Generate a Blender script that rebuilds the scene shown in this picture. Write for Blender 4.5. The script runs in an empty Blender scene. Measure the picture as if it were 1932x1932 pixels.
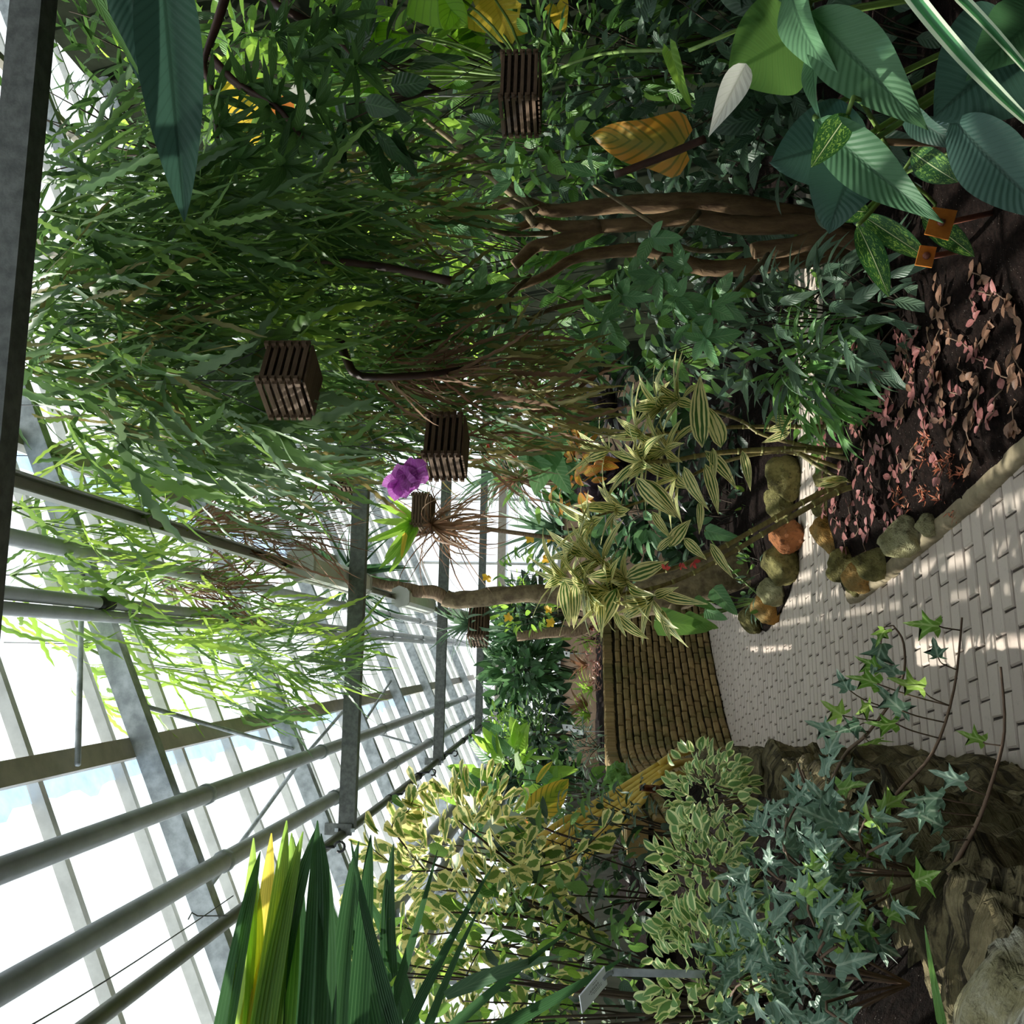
import bpy, bmesh, math, random
from mathutils import Vector, Matrix, noise
R = math.radians
rnd = random.Random(7)
scene = bpy.context.scene
C = scene.collection

# ------------------------------------------------------------------ camera
F_PX, W_PX = 1900.0, 1932.0
YAW, PITCH, ROLL = R(8.0), R(4.09), R(0.6)
CAM = Vector((0, 0, 1.55))
r0 = Vector((math.cos(YAW), -math.sin(YAW), 0))
FWD = Vector((math.sin(YAW)*math.cos(PITCH), math.cos(YAW)*math.cos(PITCH), math.sin(PITCH)))
u0 = r0.cross(FWD)
RGT = r0*math.cos(ROLL) + u0*math.sin(ROLL)
UPV = u0*math.cos(ROLL) - r0*math.sin(ROLL)
# the photograph lies on its side: the world's up is the picture's left
cam_data = bpy.data.cameras.new('camera')
cam_data.sensor_fit = 'HORIZONTAL'; cam_data.sensor_width = 36
cam_data.lens = 36*F_PX/W_PX
cam_data.clip_start = 0.02; cam_data.clip_end = 300
cam = bpy.data.objects.new('camera', cam_data)
ax, ay, az = -UPV, RGT, -FWD
cam.matrix_world = Matrix(((ax.x, ay.x, az.x, CAM.x), (ax.y, ay.y, az.y, CAM.y), (ax.z, ay.z, az.z, CAM.z), (0, 0, 0, 1)))
C.objects.link(cam)
scene.camera = cam

# ------------------------------------------------------------------ world, sun, exposure
world = bpy.data.worlds.new('sky'); scene.world = world
world.use_nodes = True
bg = world.node_tree.nodes['Background']
bg.inputs[0].default_value = (0.93, 0.97, 1.0, 1)
bg.inputs[1].default_value = 1.7
sun_data = bpy.data.lights.new('sun', 'SUN')
sun_data.energy = 8.0; sun_data.angle = R(0.6); sun_data.color = (1.0, 0.95, 0.86)
sun = bpy.data.objects.new('sun', sun_data)
sun.rotation_euler = Vector((0.62, -0.42, -0.80)).to_track_quat('-Z', 'Y').to_euler()
sun.location = (-8, 6, 12)
C.objects.link(sun)
scene.view_settings.view_transform = 'Standard'
scene.view_settings.look = 'None'
scene.view_settings.gamma = 1.0
scene.view_settings.use_curve_mapping = False
scene.view_settings.exposure = 0.22
scene.cycles.use_denoising = True
scene.cycles.max_bounces = 5
scene.cycles.diffuse_bounces = 3
scene.cycles.glossy_bounces = 2
scene.cycles.transmission_bounces = 3
scene.cycles.transparent_max_bounces = 8
scene.cycles.use_adaptive_sampling = True
scene.cycles.adaptive_threshold = 0.15

# ------------------------------------------------------------------ picking points
def ray(x, y):
    u, v = W_PX - y, x
    return FWD + RGT*((u-966)/F_PX) + UPV*((966-v)/F_PX)
def S(x, y, Y):
    d = ray(x, y); return CAM + d*(Y/d.y)
def G(x, y, z=0.0):
    d = ray(x, y); return CAM + d*((z-CAM.z)/d.z)

# ------------------------------------------------------------------ colours and materials
def lin(h):
    if isinstance(h, str):
        h = h.lstrip('#'); c = [int(h[i:i+2], 16)/255 for i in (0, 2, 4)]
    else: c = [v/255 for v in h]
    return tuple((v/12.92 if v <= 0.04045 else ((v+0.055)/1.055)**2.4) for v in c) + (1,)
class NT:
    def __init__(self, name):
        self.m = bpy.data.materials.new(name); self.m.use_nodes = True
        self.t = self.m.node_tree; self.t.nodes.clear()
        self.out = self.n('ShaderNodeOutputMaterial')
    def n(self, typ, **kw):
        nd = self.t.nodes.new(typ)
        for k, v in kw.items(): setattr(nd, k, v)
        return nd
    def set(self, sock, v):
        if isinstance(v, bpy.types.NodeSocket): self.t.links.new(v, sock)
        else: sock.default_value = v
    def math(self, op, a, b=0.0, c=0.0):
        nd = self.n('ShaderNodeMath', operation=op)
        self.set(nd.inputs[0], a); self.set(nd.inputs[1], b); self.set(nd.inputs[2], c)
        return nd.outputs[0]
    def mix(self, f, a, b):
        nd = self.n('ShaderNodeMix', data_type='RGBA')
        self.set(nd.inputs[0], f); self.set(nd.inputs[6], a); self.set(nd.inputs[7], b)
        return nd.outputs[2]
    def step(self, v, lo, hi):
        nd = self.n('ShaderNodeMapRange', interpolation_type='SMOOTHSTEP')
        self.set(nd.inputs[0], v); nd.inputs[1].default_value = lo; nd.inputs[2].default_value = hi
        return nd.outputs[0]
    def noise(self, scale, detail=4, rough=0.55, vec=None, dist=0.0):
        nd = self.n('ShaderNodeTexNoise'); nd.inputs['Scale'].default_value = scale
        nd.inputs['Detail'].default_value = detail; nd.inputs['Roughness'].default_value = rough
        nd.inputs['Distortion'].default_value = dist
        if vec is not None: self.t.links.new(vec, nd.inputs['Vector'])
        return nd.outputs[0]
    def coords(self, kind='Object', scale=None):
        o = self.n('ShaderNodeTexCoord').outputs[kind]
        if scale:
            mp = self.n('ShaderNodeMapping'); mp.inputs['Scale'].default_value = scale
            self.t.links.new(o, mp.inputs['Vector']); o = mp.outputs[0]
        return o
    def rand(self): return self.n('ShaderNodeObjectInfo').outputs['Random']
    def bump(self, h, strength=0.4, dist=0.02):
        nd = self.n('ShaderNodeBump'); nd.inputs['Strength'].default_value = strength
        nd.inputs['Distance'].default_value = dist; self.set(nd.inputs['Height'], h)
        return nd.outputs[0]
    def bsdf(self, col, rough=0.6, metal=0.0, normal=None, spec=0.5):
        b = self.n('ShaderNodeBsdfPrincipled')
        self.set(b.inputs['Base Color'], col); self.set(b.inputs['Roughness'], rough)
        b.inputs['Metallic'].default_value = metal; b.inputs['Specular IOR Level'].default_value = spec
        if normal is not None: self.t.links.new(normal, b.inputs['Normal'])
        return b.outputs[0]
    def done(self, sh):
        self.t.links.new(sh, self.out.inputs[0]); return self.m

def leafmat(name, c1, c2, style='plain', pale='#d8d8a0', vein=None, transl=0.4, rough=0.42, glow=1.45, nveins=9, back=None):
    k = NT(name)
    uv = k.n('ShaderNodeUVMap').outputs[0]
    sx = k.n('ShaderNodeSeparateXYZ'); k.t.links.new(uv, sx.inputs[0])
    u, v = sx.outputs[0], sx.outputs[1]
    a = k.math('MULTIPLY', k.math('ABSOLUTE', k.math('SUBTRACT', u, 0.5)), 2.0)
    rn = k.rand()
    off = k.n('ShaderNodeVectorMath', operation='ADD')
    k.t.links.new(uv, off.inputs[0])
    cmb = k.n('ShaderNodeCombineXYZ'); k.set(cmb.inputs[0], k.math('MULTIPLY', rn, 37.0)); k.set(cmb.inputs[2], k.math('MULTIPLY', rn, 11.0))
    k.t.links.new(cmb.outputs[0], off.inputs[1])
    vec = off.outputs[0]
    nz = k.noise(3.0, 2, 0.5, vec)
    col = k.mix(k.math('ADD', k.math('MULTIPLY', rn, 0.75), k.math('MULTIPLY', nz, 0.35)), lin(c1), lin(c2))
    vn = lin(vein) if vein else None
    nrm = None
    if style in ('plain', 'ribbed'):
        ph = k.math('FRACT', k.math('SUBTRACT', k.math('MULTIPLY', v, float(nveins)), k.math('MULTIPLY', k.math('POWER', a, 0.8), 2.2 if style == 'plain' else 3.6)))
        line = k.math('SUBTRACT', 1.0, k.step(k.math('ABSOLUTE', k.math('SUBTRACT', ph, 0.5)), 0.03, 0.14))
        vc = vn if vn else lin(c2)
        col = k.mix(k.math('MULTIPLY', line, 0.35 if style == 'plain' else 0.22), col, vc)
        mid = k.math('SUBTRACT', 1.0, k.step(a, 0.03, 0.09))
        col = k.mix(k.math('MULTIPLY', mid, 0.6), col, vc)
        nrm = k.bump(k.math('ADD', k.math('SINE', k.math('MULTIPLY', ph, 6.283)), k.math('MULTIPLY', mid, -2.0)), 0.25 if style == 'plain' else 0.2, 0.004)
    elif style == 'stripe':
        st = k.math('SINE', k.math('ADD', k.math('MULTIPLY', u, 25.0), k.math('MULTIPLY', nz, 5.0)))
        wide = k.noise(2.0, 1, 0.5, vec)
        st = k.math('ADD', st, k.math('MULTIPLY', k.math('SUBTRACT', wide, 0.45), 3.0))
        f = k.step(st, -0.15, 0.45)
        f = k.math('MAXIMUM', f, k.step(a, 0.72, 0.86))
        col = k.mix(f, col, lin(pale))
    elif style == 'margin':
        e = k.math('ADD', a, k.math('MULTIPLY', k.math('SUBTRACT', k.noise(4.5, 3, 0.6, vec), 0.5), 1.1))
        e = k.math('ADD', e, k.math('MULTIPLY', k.math('ABSOLUTE', k.math('SUBTRACT', v, 0.45)), 0.7))
        f = k.step(e, 0.56, 0.64)
        col = k.mix(f, col, lin(pale))
    elif style == 'thinmargin':
        f = k.step(k.math('ADD', a, k.math('MULTIPLY', nz, 0.3)), 0.66, 0.76)
        col = k.mix(f, col, lin(pale))
    elif style == 'blotch':
        w = k.noise(13.0, 3, 0.7, vec, 1.2)
        f = k.math('MULTIPLY', k.step(w, 0.52, 0.60), k.step(a, 0.06, 0.16))
        f = k.math('MULTIPLY', f, k.math('SUBTRACT', 1.0, k.step(a, 0.86, 0.95)))
        col = k.mix(f, col, lin(pale))
        col = k.mix(k.math('MULTIPLY', k.math('SUBTRACT', 1.0, k.step(a, 0.02, 0.05)), 0.8), col, lin('#dfe8b0'))
    elif style == 'netted':
        w = k.n('ShaderNodeTexVoronoi', feature='DISTANCE_TO_EDGE'); w.inputs['Scale'].default_value = 7.0
        k.t.links.new(vec, w.inputs['Vector'])
        f = k.math('SUBTRACT', 1.0, k.step(w.outputs['Distance'], 0.02, 0.09))
        f = k.math('MAXIMUM', f, k.math('SUBTRACT', 1.0, k.step(a, 0.03, 0.09)))
        col = k.mix(k.math('MULTIPLY', f, 0.7), col, lin(pale))
    elif style == 'autumn':
        e = k.math('ADD', a, k.math('MULTIPLY', k.math('SUBTRACT', k.noise(4.0, 3, 0.6, vec), 0.5), 0.8))
        f = k.step(e, 0.15, 0.75)
        col = k.mix(f, col, lin(pale))
        ph = k.math('FRACT', k.math('SUBTRACT', k.math('MULTIPLY', v, 8.0), k.math('MULTIPLY', a, 2.5)))
        line = k.math('SUBTRACT', 1.0, k.step(k.math('ABSOLUTE', k.math('SUBTRACT', ph, 0.5)), 0.05, 0.2))
        col = k.mix(k.math('MULTIPLY', line, 0.7), col, lin(vein or c1))
    elif style == 'pleat':
        st = k.math('SINE', k.math('MULTIPLY', u, 40.0))
        col = k.mix(k.step(st, 0.5, 1.0), col, lin(c2))
        nrm = k.bump(st, 0.4, 0.003)
    b = k.bsdf(col, rough, normal=nrm, spec=0.35)
    tr = k.n('ShaderNodeBsdfTranslucent')
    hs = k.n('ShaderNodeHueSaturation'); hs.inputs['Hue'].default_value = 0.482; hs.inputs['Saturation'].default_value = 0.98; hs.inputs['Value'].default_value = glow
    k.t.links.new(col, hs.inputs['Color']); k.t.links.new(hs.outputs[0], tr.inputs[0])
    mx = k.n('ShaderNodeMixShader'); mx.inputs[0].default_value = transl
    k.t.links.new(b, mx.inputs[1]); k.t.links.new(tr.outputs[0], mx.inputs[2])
    return k.done(mx.outputs[0])

def simple(name, c1, c2=None, rough=0.6, metal=0.0, scale=8.0, bump=0.0, stretch=None, spec=0.5, vary=0.0):
    k = NT(name)
    co = k.coords('Object', stretch)
    nz = k.noise(scale, 5, 0.6, co)
    f = k.step(nz, 0.3, 0.7)
    if vary: f = k.math('ADD', k.math('MULTIPLY', f, 1-vary), k.math('MULTIPLY', k.rand(), vary))
    col = k.mix(f, lin(c1), lin(c2 or c1))
    return k.done(k.bsdf(col, rough, metal, k.bump(nz, bump, 0.02) if bump else None, spec))

M = {}
M['galv'] = simple('galvanised_steel', '#8a9194', '#bcc3c6', 0.45, 0.2, 14)
M['tie'] = simple('tie_steel', '#4e524f', '#6a6e6a', 0.5, 0.25, 30, 0.1)
M['pipe'] = simple('painted_pipe', '#a9adb0', '#bcc0c3', 0.4, 0.0, 6)
M['oldpipe'] = simple('green_pipe', '#5d6154', '#6e7262', 0.5, 0.0, 6)
M['alu'] = simple('aluminium_bar', '#c6c6c0', '#dedeD8', 0.45, 0.0, 10)
M['purlin'] = simple('purlin', '#a39b8d', '#b8af9f', 0.55, 0.0, 10)
M['lampbody'] = simple('lamp_body', '#b4b6ae', '#c8cac2', 0.5, 0, 4)
M['lampdiff'] = simple('lamp_diffuser', '#d8dacd', '#e8e9e0', 0.35, 0, 5)
M['black'] = simple('black_plastic', '#17181a', '#222326', 0.5)
M['wire'] = simple('thin_wire', '#4a4c4c', '#5c5e5e', 0.5, 0.4)
k = NT('roof_glass')
tb = k.n('ShaderNodeBsdfTransparent'); tb.inputs[0].default_value = (0.93, 0.95, 0.95, 1)
gb = k.n('ShaderNodeBsdfGlossy'); gb.inputs['Roughness'].default_value = 0.05
mx = k.n('ShaderNodeMixShader'); mx.inputs[0].default_value = 0.06
k.t.links.new(tb.outputs[0], mx.inputs[1]); k.t.links.new(gb.outputs[0], mx.inputs[2])
M['glass'] = k.done(mx.outputs[0])
k = NT('misted_glass')
tb = k.n('ShaderNodeBsdfTransparent'); tb.inputs[0].default_value = (0.34, 0.45, 0.64, 1)
tl = k.n('ShaderNodeBsdfTranslucent'); tl.inputs[0].default_value = (0.34, 0.45, 0.62, 1)
mx = k.n('ShaderNodeMixShader'); k.set(mx.inputs[0], k.math('MULTIPLY', k.noise(9, 3, 0.6, k.coords()), 0.9))
k.t.links.new(tb.outputs[0], mx.inputs[1]); k.t.links.new(tl.outputs[0], mx.inputs[2])
M['mist'] = k.done(mx.outputs[0])
k = NT('white_translucent_panel')
d = k.n('ShaderNodeBsdfDiffuse'); tl = k.n('ShaderNodeBsdfTranslucent')
pc = k.mix(k.noise(1.5, 3, 0.5, k.coords()), (0.52, 0.56, 0.60, 1), (0.60, 0.63, 0.65, 1))
k.set(d.inputs[0], pc); k.set(tl.inputs[0], pc)
mx = k.n('ShaderNodeMixShader'); mx.inputs[0].default_value = 0.75
k.t.links.new(d.outputs[0], mx.inputs[1]); k.t.links.new(tl.outputs[0], mx.inputs[2])
M['panel'] = k.done(mx.outputs[0])
M['tan'] = simple('tan_plaster', '#bb9b7e', '#cdae92', 0.8, 0, 3)
M['rearwall'] = simple('dark_shade_wall', '#12170c', '#20261a', 0.95, 0, 3, 0.4, spec=0.05)  # dark green stands in for unlit depth behind the planting
M['basewall'] = simple('base_wall', '#77736a', '#8a867c', 0.9, 0, 5)
M['slat'] = simple('weathered_teak', '#4f3b2b', '#78604a', 0.8, 0, 12, 0.2, (1, 12, 12), vary=0.4)
M['bark'] = simple('brown_bark', '#5a432c', '#7d6344', 0.85, 0, 9, 0.5, (3, 3, 1))
M['bark2'] = simple('grey_brown_bark', '#5a4c37', '#8a7a5c', 0.9, 0, 14, 0.7)
M['bark3'] = simple('ringed_bark', '#6a5442', '#9c8468', 0.85, 0, 9, 0.6, (2, 2, 14))
M['twig'] = simple('dark_twig', '#2f261d', '#4a3b2b', 0.8)
M['twiggreen'] = simple('green_stalk', '#55702e', '#6f8a40', 0.6)
M['cane'] = simple('jointed_cane', '#6b5a3a', '#8f8550', 0.55, 0, 5, 0, (4, 4, 9))
M['canenode'] = simple('cane_joint', '#8f8a52', '#a8a468', 0.6)
M['redcane'] = simple('red_brown_cane', '#33201a', '#4b2f24', 0.6)
M['vine'] = simple('ivy_runner', '#5b4636', '#7a6350', 0.8)
M['hose'] = simple('yellow_hose', '#c8a848', '#d8bd62', 0.4, 0, 10)
M['copper'] = simple('copper_pipe', '#6f4128', '#94603c', 0.4, 0.6, 8)
M['labelwhite'] = simple('white_label', '#e6e9ee', '#f1f3f6', 0.4)
M['ink'] = simple('label_ink', '#33363a', '#44474c', 0.6)
M['rust'] = simple('rusty_plate', '#9c5a1e', '#cf8030', 0.5, 0.2, 9)
M['stake'] = simple('rusty_stake', '#6d3d2c', '#8a5240', 0.7)
M['moss'] = simple('moss', '#4c7a2a', '#76a544', 0.95, 0, 60, 0.8)
M['terracotta'] = simple('terracotta', '#8a4f36', '#a5674a', 0.85, 0, 7)
# soil
k = NT('peaty_soil'); co = k.coords()
n1 = k.noise(30, 6, 0.7, co); n2 = k.noise(3, 3, 0.5, co)
col = k.mix(k.step(n1, 0.35, 0.7), lin('#0e0a08'), lin('#2a1f1b'))
col = k.mix(k.math('MULTIPLY', n2, 0.4), col, lin('#2a1f1c'))
vo = k.n('ShaderNodeTexVoronoi'); vo.inputs['Scale'].default_value = 110; k.t.links.new(co, vo.inputs['Vector'])
sp = k.math('MULTIPLY', k.math('SUBTRACT', 1.0, k.step(vo.outputs['Distance'], 0.10, 0.2)), k.step(k.noise(40, 1, 0.5, co), 0.55, 0.62))
col = k.mix(sp, col, lin('#9a928a'))
M['soil'] = k.done(k.bsdf(col, 1.0, 0, k.bump(n1, 1.0, 0.05), 0.08))
# pavers
k = NT('worn_paver'); co = k.coords()
geo = k.n('ShaderNodeNewGeometry').outputs['Position']
n1 = k.noise(2.2, 5, 0.6, geo); n2 = k.noise(40, 5, 0.65, geo)
col = k.mix(k.math('ADD', k.math('MULTIPLY', k.rand(), 0.45), k.math('MULTIPLY', n1, 0.5)), lin('#ab9d93'), lin('#c9bcb0'))
col = k.mix(k.math('MULTIPLY', k.step(n2, 0.55, 0.75), 0.25), col, lin('#6d6258'))
M['paver'] = k.done(k.bsdf(col, 0.75, 0, k.bump(n2, 0.25, 0.004), 0.3))
M['joint'] = simple('dark_joint', '#322a24', '#4c423a', 0.95, 0, 30)
# kerb
k = NT('mortar_kerb'); co = k.coords(); n1 = k.noise(9, 5, 0.6, co)
M['kerb'] = k.done(k.bsdf(k.mix(k.step(n1, 0.3, 0.7), lin('#6f634c'), lin('#92856a')), 0.85, 0, k.bump(n1, 0.4, 0.02)))
# old brick
k = NT('mossy_brick'); geo = k.n('ShaderNodeNewGeometry').outputs['Position']
n1 = k.noise(25, 5, 0.65, geo); n2 = k.noise(2.0, 3, 0.5, geo)
col = k.mix(k.math('ADD', k.math('MULTIPLY', k.rand(), 0.5), k.math('MULTIPLY', n1, 0.5)), lin('#75603c'), lin('#b89a68'))
col = k.mix(k.math('MULTIPLY', k.step(n2, 0.45, 0.65), 0.55), col, lin('#5d6030'))
M['brick'] = k.done(k.bsdf(col, 0.9, 0, k.bump(n1, 0.7, 0.01)))
M['mortar'] = simple('old_mortar', '#211b12', '#382e1e', 0.95, 0, 20)
# layered stone
def rockmat(name, a, b, c, strata=None, sc=5.0):
    k = NT(name); co = k.coords()
    n1 = k.noise(sc, 6, 0.65, co); n2 = k.noise(sc*5, 5, 0.7, co)
    col = k.mix(k.step(n1, 0.38, 0.62), lin(a), lin(b))
    col = k.mix(k.math('MULTIPLY', k.step(n2, 0.5, 0.68), 0.75), col, lin(c))
    h = n2
    if strata:
        na = k.noise(1.0, 5, 0.65, k.coords('Object', strata))
        nt = k.noise(1.0, 5, 0.65, k.coords('Object', (strata[0]*1.5, strata[2]*1.1, 3)))
        gz = k.n('ShaderNodeSeparateXYZ'); k.t.links.new(k.n('ShaderNodeNewGeometry').outputs['Normal'], gz.inputs[0])
        fz = k.step(k.math('ABSOLUTE', gz.outputs[2]), 0.45, 0.75)
        mm = k.n('ShaderNodeMix', data_type='FLOAT'); k.set(mm.inputs[0], fz); k.set(mm.inputs[2], na); k.set(mm.inputs[3], nt)
        ns = mm.outputs[0]
        col = k.mix(k.math('MULTIPLY', k.step(ns, 0.52, 0.60), 0.85), col, lin(c))
        h = k.math('ADD', ns, k.math('MULTIPLY', n2, 0.3))
    return k.done(k.bsdf(col, 0.92, 0, k.bump(h, 0.9, 0.05), 0.2))
M['strata'] = rockmat('layered_wall_stone', '#4f482f', '#857a5c', '#221d13', (1.6, 1.6, 24), 4)
M['strata2'] = rockmat('lichen_wall_stone', '#8a8463', '#c9c6b6', '#3c3425', (2, 2, 14), 5)
M['rockmoss'] = rockmat('mossy_rock', '#5e5a34', '#8d8654', '#393420')
M['rockochre'] = rockmat('ochre_rock', '#8f7a4e', '#b98644', '#5f5334', None, 3)
M['rockgrey'] = rockmat('grey_rock', '#86835e', '#a39f7c', '#5a563c', None, 4)
M['rockred'] = rockmat('red_rock', '#8a5634', '#a56c44', '#4c3524', None, 4)
# leaves
L_ = leafmat
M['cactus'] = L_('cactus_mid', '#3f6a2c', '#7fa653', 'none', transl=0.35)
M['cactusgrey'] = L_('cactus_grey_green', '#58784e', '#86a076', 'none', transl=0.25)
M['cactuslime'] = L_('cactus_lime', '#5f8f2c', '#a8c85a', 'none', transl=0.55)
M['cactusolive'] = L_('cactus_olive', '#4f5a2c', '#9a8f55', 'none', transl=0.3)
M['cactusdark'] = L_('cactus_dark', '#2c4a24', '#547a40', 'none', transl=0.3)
M['dryroot'] = L_('dry_root', '#5d4432', '#96755a', 'none', transl=0.1, rough=0.8)
M['oval'] = L_('oval_mid', '#48784a', '#6b9a64', 'plain', vein='#86a878', transl=0.3)
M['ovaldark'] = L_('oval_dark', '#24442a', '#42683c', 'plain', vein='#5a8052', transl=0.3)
M['bush'] = L_('bush_mid', '#3a6a2c', '#6f9a48', 'plain', transl=0.4)
M['bushlime'] = L_('bush_lime', '#5c9030', '#9cc74e', 'plain', transl=0.55)
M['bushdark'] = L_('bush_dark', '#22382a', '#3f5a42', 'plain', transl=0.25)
M['lance'] = L_('lance_dark', '#2a4a26', '#4c7538', 'plain', transl=0.4)
M['lancegrey'] = L_('lance_grey', '#3f5a48', '#6a8468', 'plain', transl=0.25)
M['lancebright'] = L_('lance_bright', '#3f7a38', '#7fb060', 'plain', transl=0.35)
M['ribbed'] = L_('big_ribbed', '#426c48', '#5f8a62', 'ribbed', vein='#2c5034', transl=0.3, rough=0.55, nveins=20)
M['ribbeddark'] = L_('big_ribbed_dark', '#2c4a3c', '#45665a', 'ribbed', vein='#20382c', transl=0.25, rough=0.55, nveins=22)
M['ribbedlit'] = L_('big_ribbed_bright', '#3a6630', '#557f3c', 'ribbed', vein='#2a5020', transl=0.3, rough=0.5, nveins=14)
M['dieff'] = L_('spotted', '#1f4a24', '#2f602e', 'blotch', '#86b04e', transl=0.3)
M['stripe'] = L_('striped', '#35602a', '#5a8038', 'stripe', '#ece6a2', transl=0.35, glow=1.3)
M['ficus'] = L_('yellow_edged', '#557a30', '#75923e', 'margin', '#e9e296', transl=0.35, glow=1.4)
M['pepero'] = L_('cream_edged', '#5f8f4a', '#86ac66', 'thinmargin', '#e2e8a8', transl=0.3, glow=1.4)
M['ivy'] = L_('ivy_grey', '#4a6e58', '#7c9a84', 'plain', vein='#b4c8b0', transl=0.2, nveins=4)
M['ivylime'] = L_('ivy_lime', '#5f9434', '#9cc45c', 'plain', vein='#c0d890', transl=0.4, nveins=4)
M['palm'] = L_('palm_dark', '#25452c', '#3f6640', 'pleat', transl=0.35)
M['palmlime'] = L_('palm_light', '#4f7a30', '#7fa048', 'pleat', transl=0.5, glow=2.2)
M['palmglow'] = L_('palm_sun_glow', '#b0a838', '#d8cc50', 'pleat', transl=0.5, glow=1.6)  # sun glow through the folds is put into the yellow colour
M['gold'] = L_('golden_big', '#7a7a2c', '#9a8a30', 'autumn', '#c8902c', vein='#55641f', transl=0.4, glow=1.5)
M['goldlime'] = L_('yellow_green_big', '#5f7f20', '#8a9a2c', 'autumn', '#c9b238', vein='#4a6a20', transl=0.4, glow=1.6)
M['yellow'] = L_('yellow_leaf', '#c8b030', '#e0cc48', 'plain', vein='#a89028', transl=0.5, glow=1.5)
M['orange'] = L_('orange_leaf', '#b8742a', '#d89440', 'plain', transl=0.4, glow=1.4)
M['taro'] = L_('taro_lime', '#5f9a20', '#8cc030', 'plain', vein='#3f7a18', transl=0.55, glow=1.5, nveins=7)
M['pink'] = L_('fittonia_pink', '#74403f', '#99605c', 'netted', '#ad7a76', transl=0.2, glow=1.2)
M['pinkbrown'] = L_('fittonia_brown', '#6a4a3e', '#86644f', 'netted', '#98765f', transl=0.2, glow=1.2)
M['sedum'] = L_('orange_stonecrop', '#9c5238', '#bf7250', 'plain', transl=0.2, glow=1.2)
M['white'] = L_('white_spathe', '#d8d8cc', '#e8e8de', 'plain', vein='#c0c4b4', transl=0.3, glow=1.1)
M['silver'] = L_('silver_green', '#9ab09a', '#b8c8b4', 'ribbed', vein='#7a947c', transl=0.3, glow=1.2, nveins=14)
M['magenta'] = L_('magenta_petal', '#bf4cbf', '#e48ae0', 'plain', vein='#f0b0ee', transl=0.3, glow=1.2)
M['red'] = L_('red_spathe', '#c03a32', '#dc5a4c', 'plain', transl=0.3, glow=1.2)
M['yellowflower'] = L_('yellow_petal', '#d8b020', '#ecc840', 'plain', transl=0.4, glow=1.2)
M['purple'] = L_('purple_black', '#33292f', '#5c515c', 'plain', transl=0.1, rough=0.3)
M['croton'] = L_('croton_gold', '#7a6a20', '#b09030', 'autumn', '#b8702c', vein='#d0b040', transl=0.3, glow=1.3)
M['pinkground'] = L_('pink_ground', '#a06a62', '#c08c80', 'none', transl=0.2, glow=1.1)
M['drybrown'] = L_('dry_brown_leaf', '#7a5a3c', '#a08060', 'plain', transl=0.3, glow=1.2)
M['bluegreen'] = L_('blue_green_strap', '#4a6a54', '#7a9a78', 'plain', transl=0.3)

# ------------------------------------------------------------------ object helpers
def tag(o, label=None, cat=None, group=None, kind=None):
    if label: o['label'] = label
    if cat: o['category'] = cat
    if group: o['group'] = group
    if kind: o['kind'] = kind
    return o
def wloc(o):
    l = o.location.copy()
    while o.parent is not None: o = o.parent; l += o.location
    return l
def link(name, me, parent=None, loc=None, mat=None):
    o = bpy.data.objects.new(name, me); C.objects.link(o)
    if mat is not None and me is not None:
        if not me.materials: me.materials.append(mat)
    if parent is not None:
        o.parent = parent
        o.location = (Vector(loc) if loc is not None else Vector()) - wloc(parent)
    elif loc is not None: o.location = loc
    return o
def empty(name, loc, label, cat, group=None):
    o = bpy.data.objects.new(name, None); C.objects.link(o); o.location = loc; o.empty_display_size = 0.05
    return tag(o, label, cat, group)
def mesh(name, verts, faces, mat=None, smooth=False, uvs=None):
    me = bpy.data.meshes.new(name); me.from_pydata([tuple(v) for v in verts], [], faces)
    if mat is not None: me.materials.append(mat)
    if smooth: me.polygons.foreach_set('use_smooth', [True]*len(me.polygons))
    if uvs is not None:
        ul = me.uv_layers.new(name='UVMap')
        li = [0]*len(me.loops); me.loops.foreach_get('vertex_index', li)
        flat = []
        for i in li: flat += list(uvs[i])
        ul.data.foreach_set('uv', flat)
    me.update(); return me
BOXF = [(0,1,3,2), (4,6,7,5), (0,4,5,1), (2,3,7,6), (0,2,6,4), (1,5,7,3)]
def boxv(sx, sy, sz, c=(0,0,0)):
    return [Vector((c[0]+sx*i/2, c[1]+sy*j/2, c[2]+sz*k_/2)) for i in (-1,1) for j in (-1,1) for k_ in (-1,1)]
def barv(p, q, w, h, up=Vector((0,0,1))):
    p, q = Vector(p), Vector(q); d = (q-p).normalized()
    s = d.cross(up).normalized(); t = s.cross(d)
    return [e + s*w/2*i + t*h/2*j for e in (p, q) for i in (-1,1) for j in (-1,1)]
def bar(name, p, q, w, h, mat, parent=None, up=Vector((0,0,1))):
    return link(name, mesh(name, barv(p, q, w, h, up), BOXF, mat), parent)
def multi(name, boxes, mat, parent=None):
    vs, fs = [], []
    for b in boxes:
        n = len(vs); vs += b; fs += [tuple(i+n for i in f) for f in BOXF]
    return link(name, mesh(name, vs, fs, mat), parent)
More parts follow.
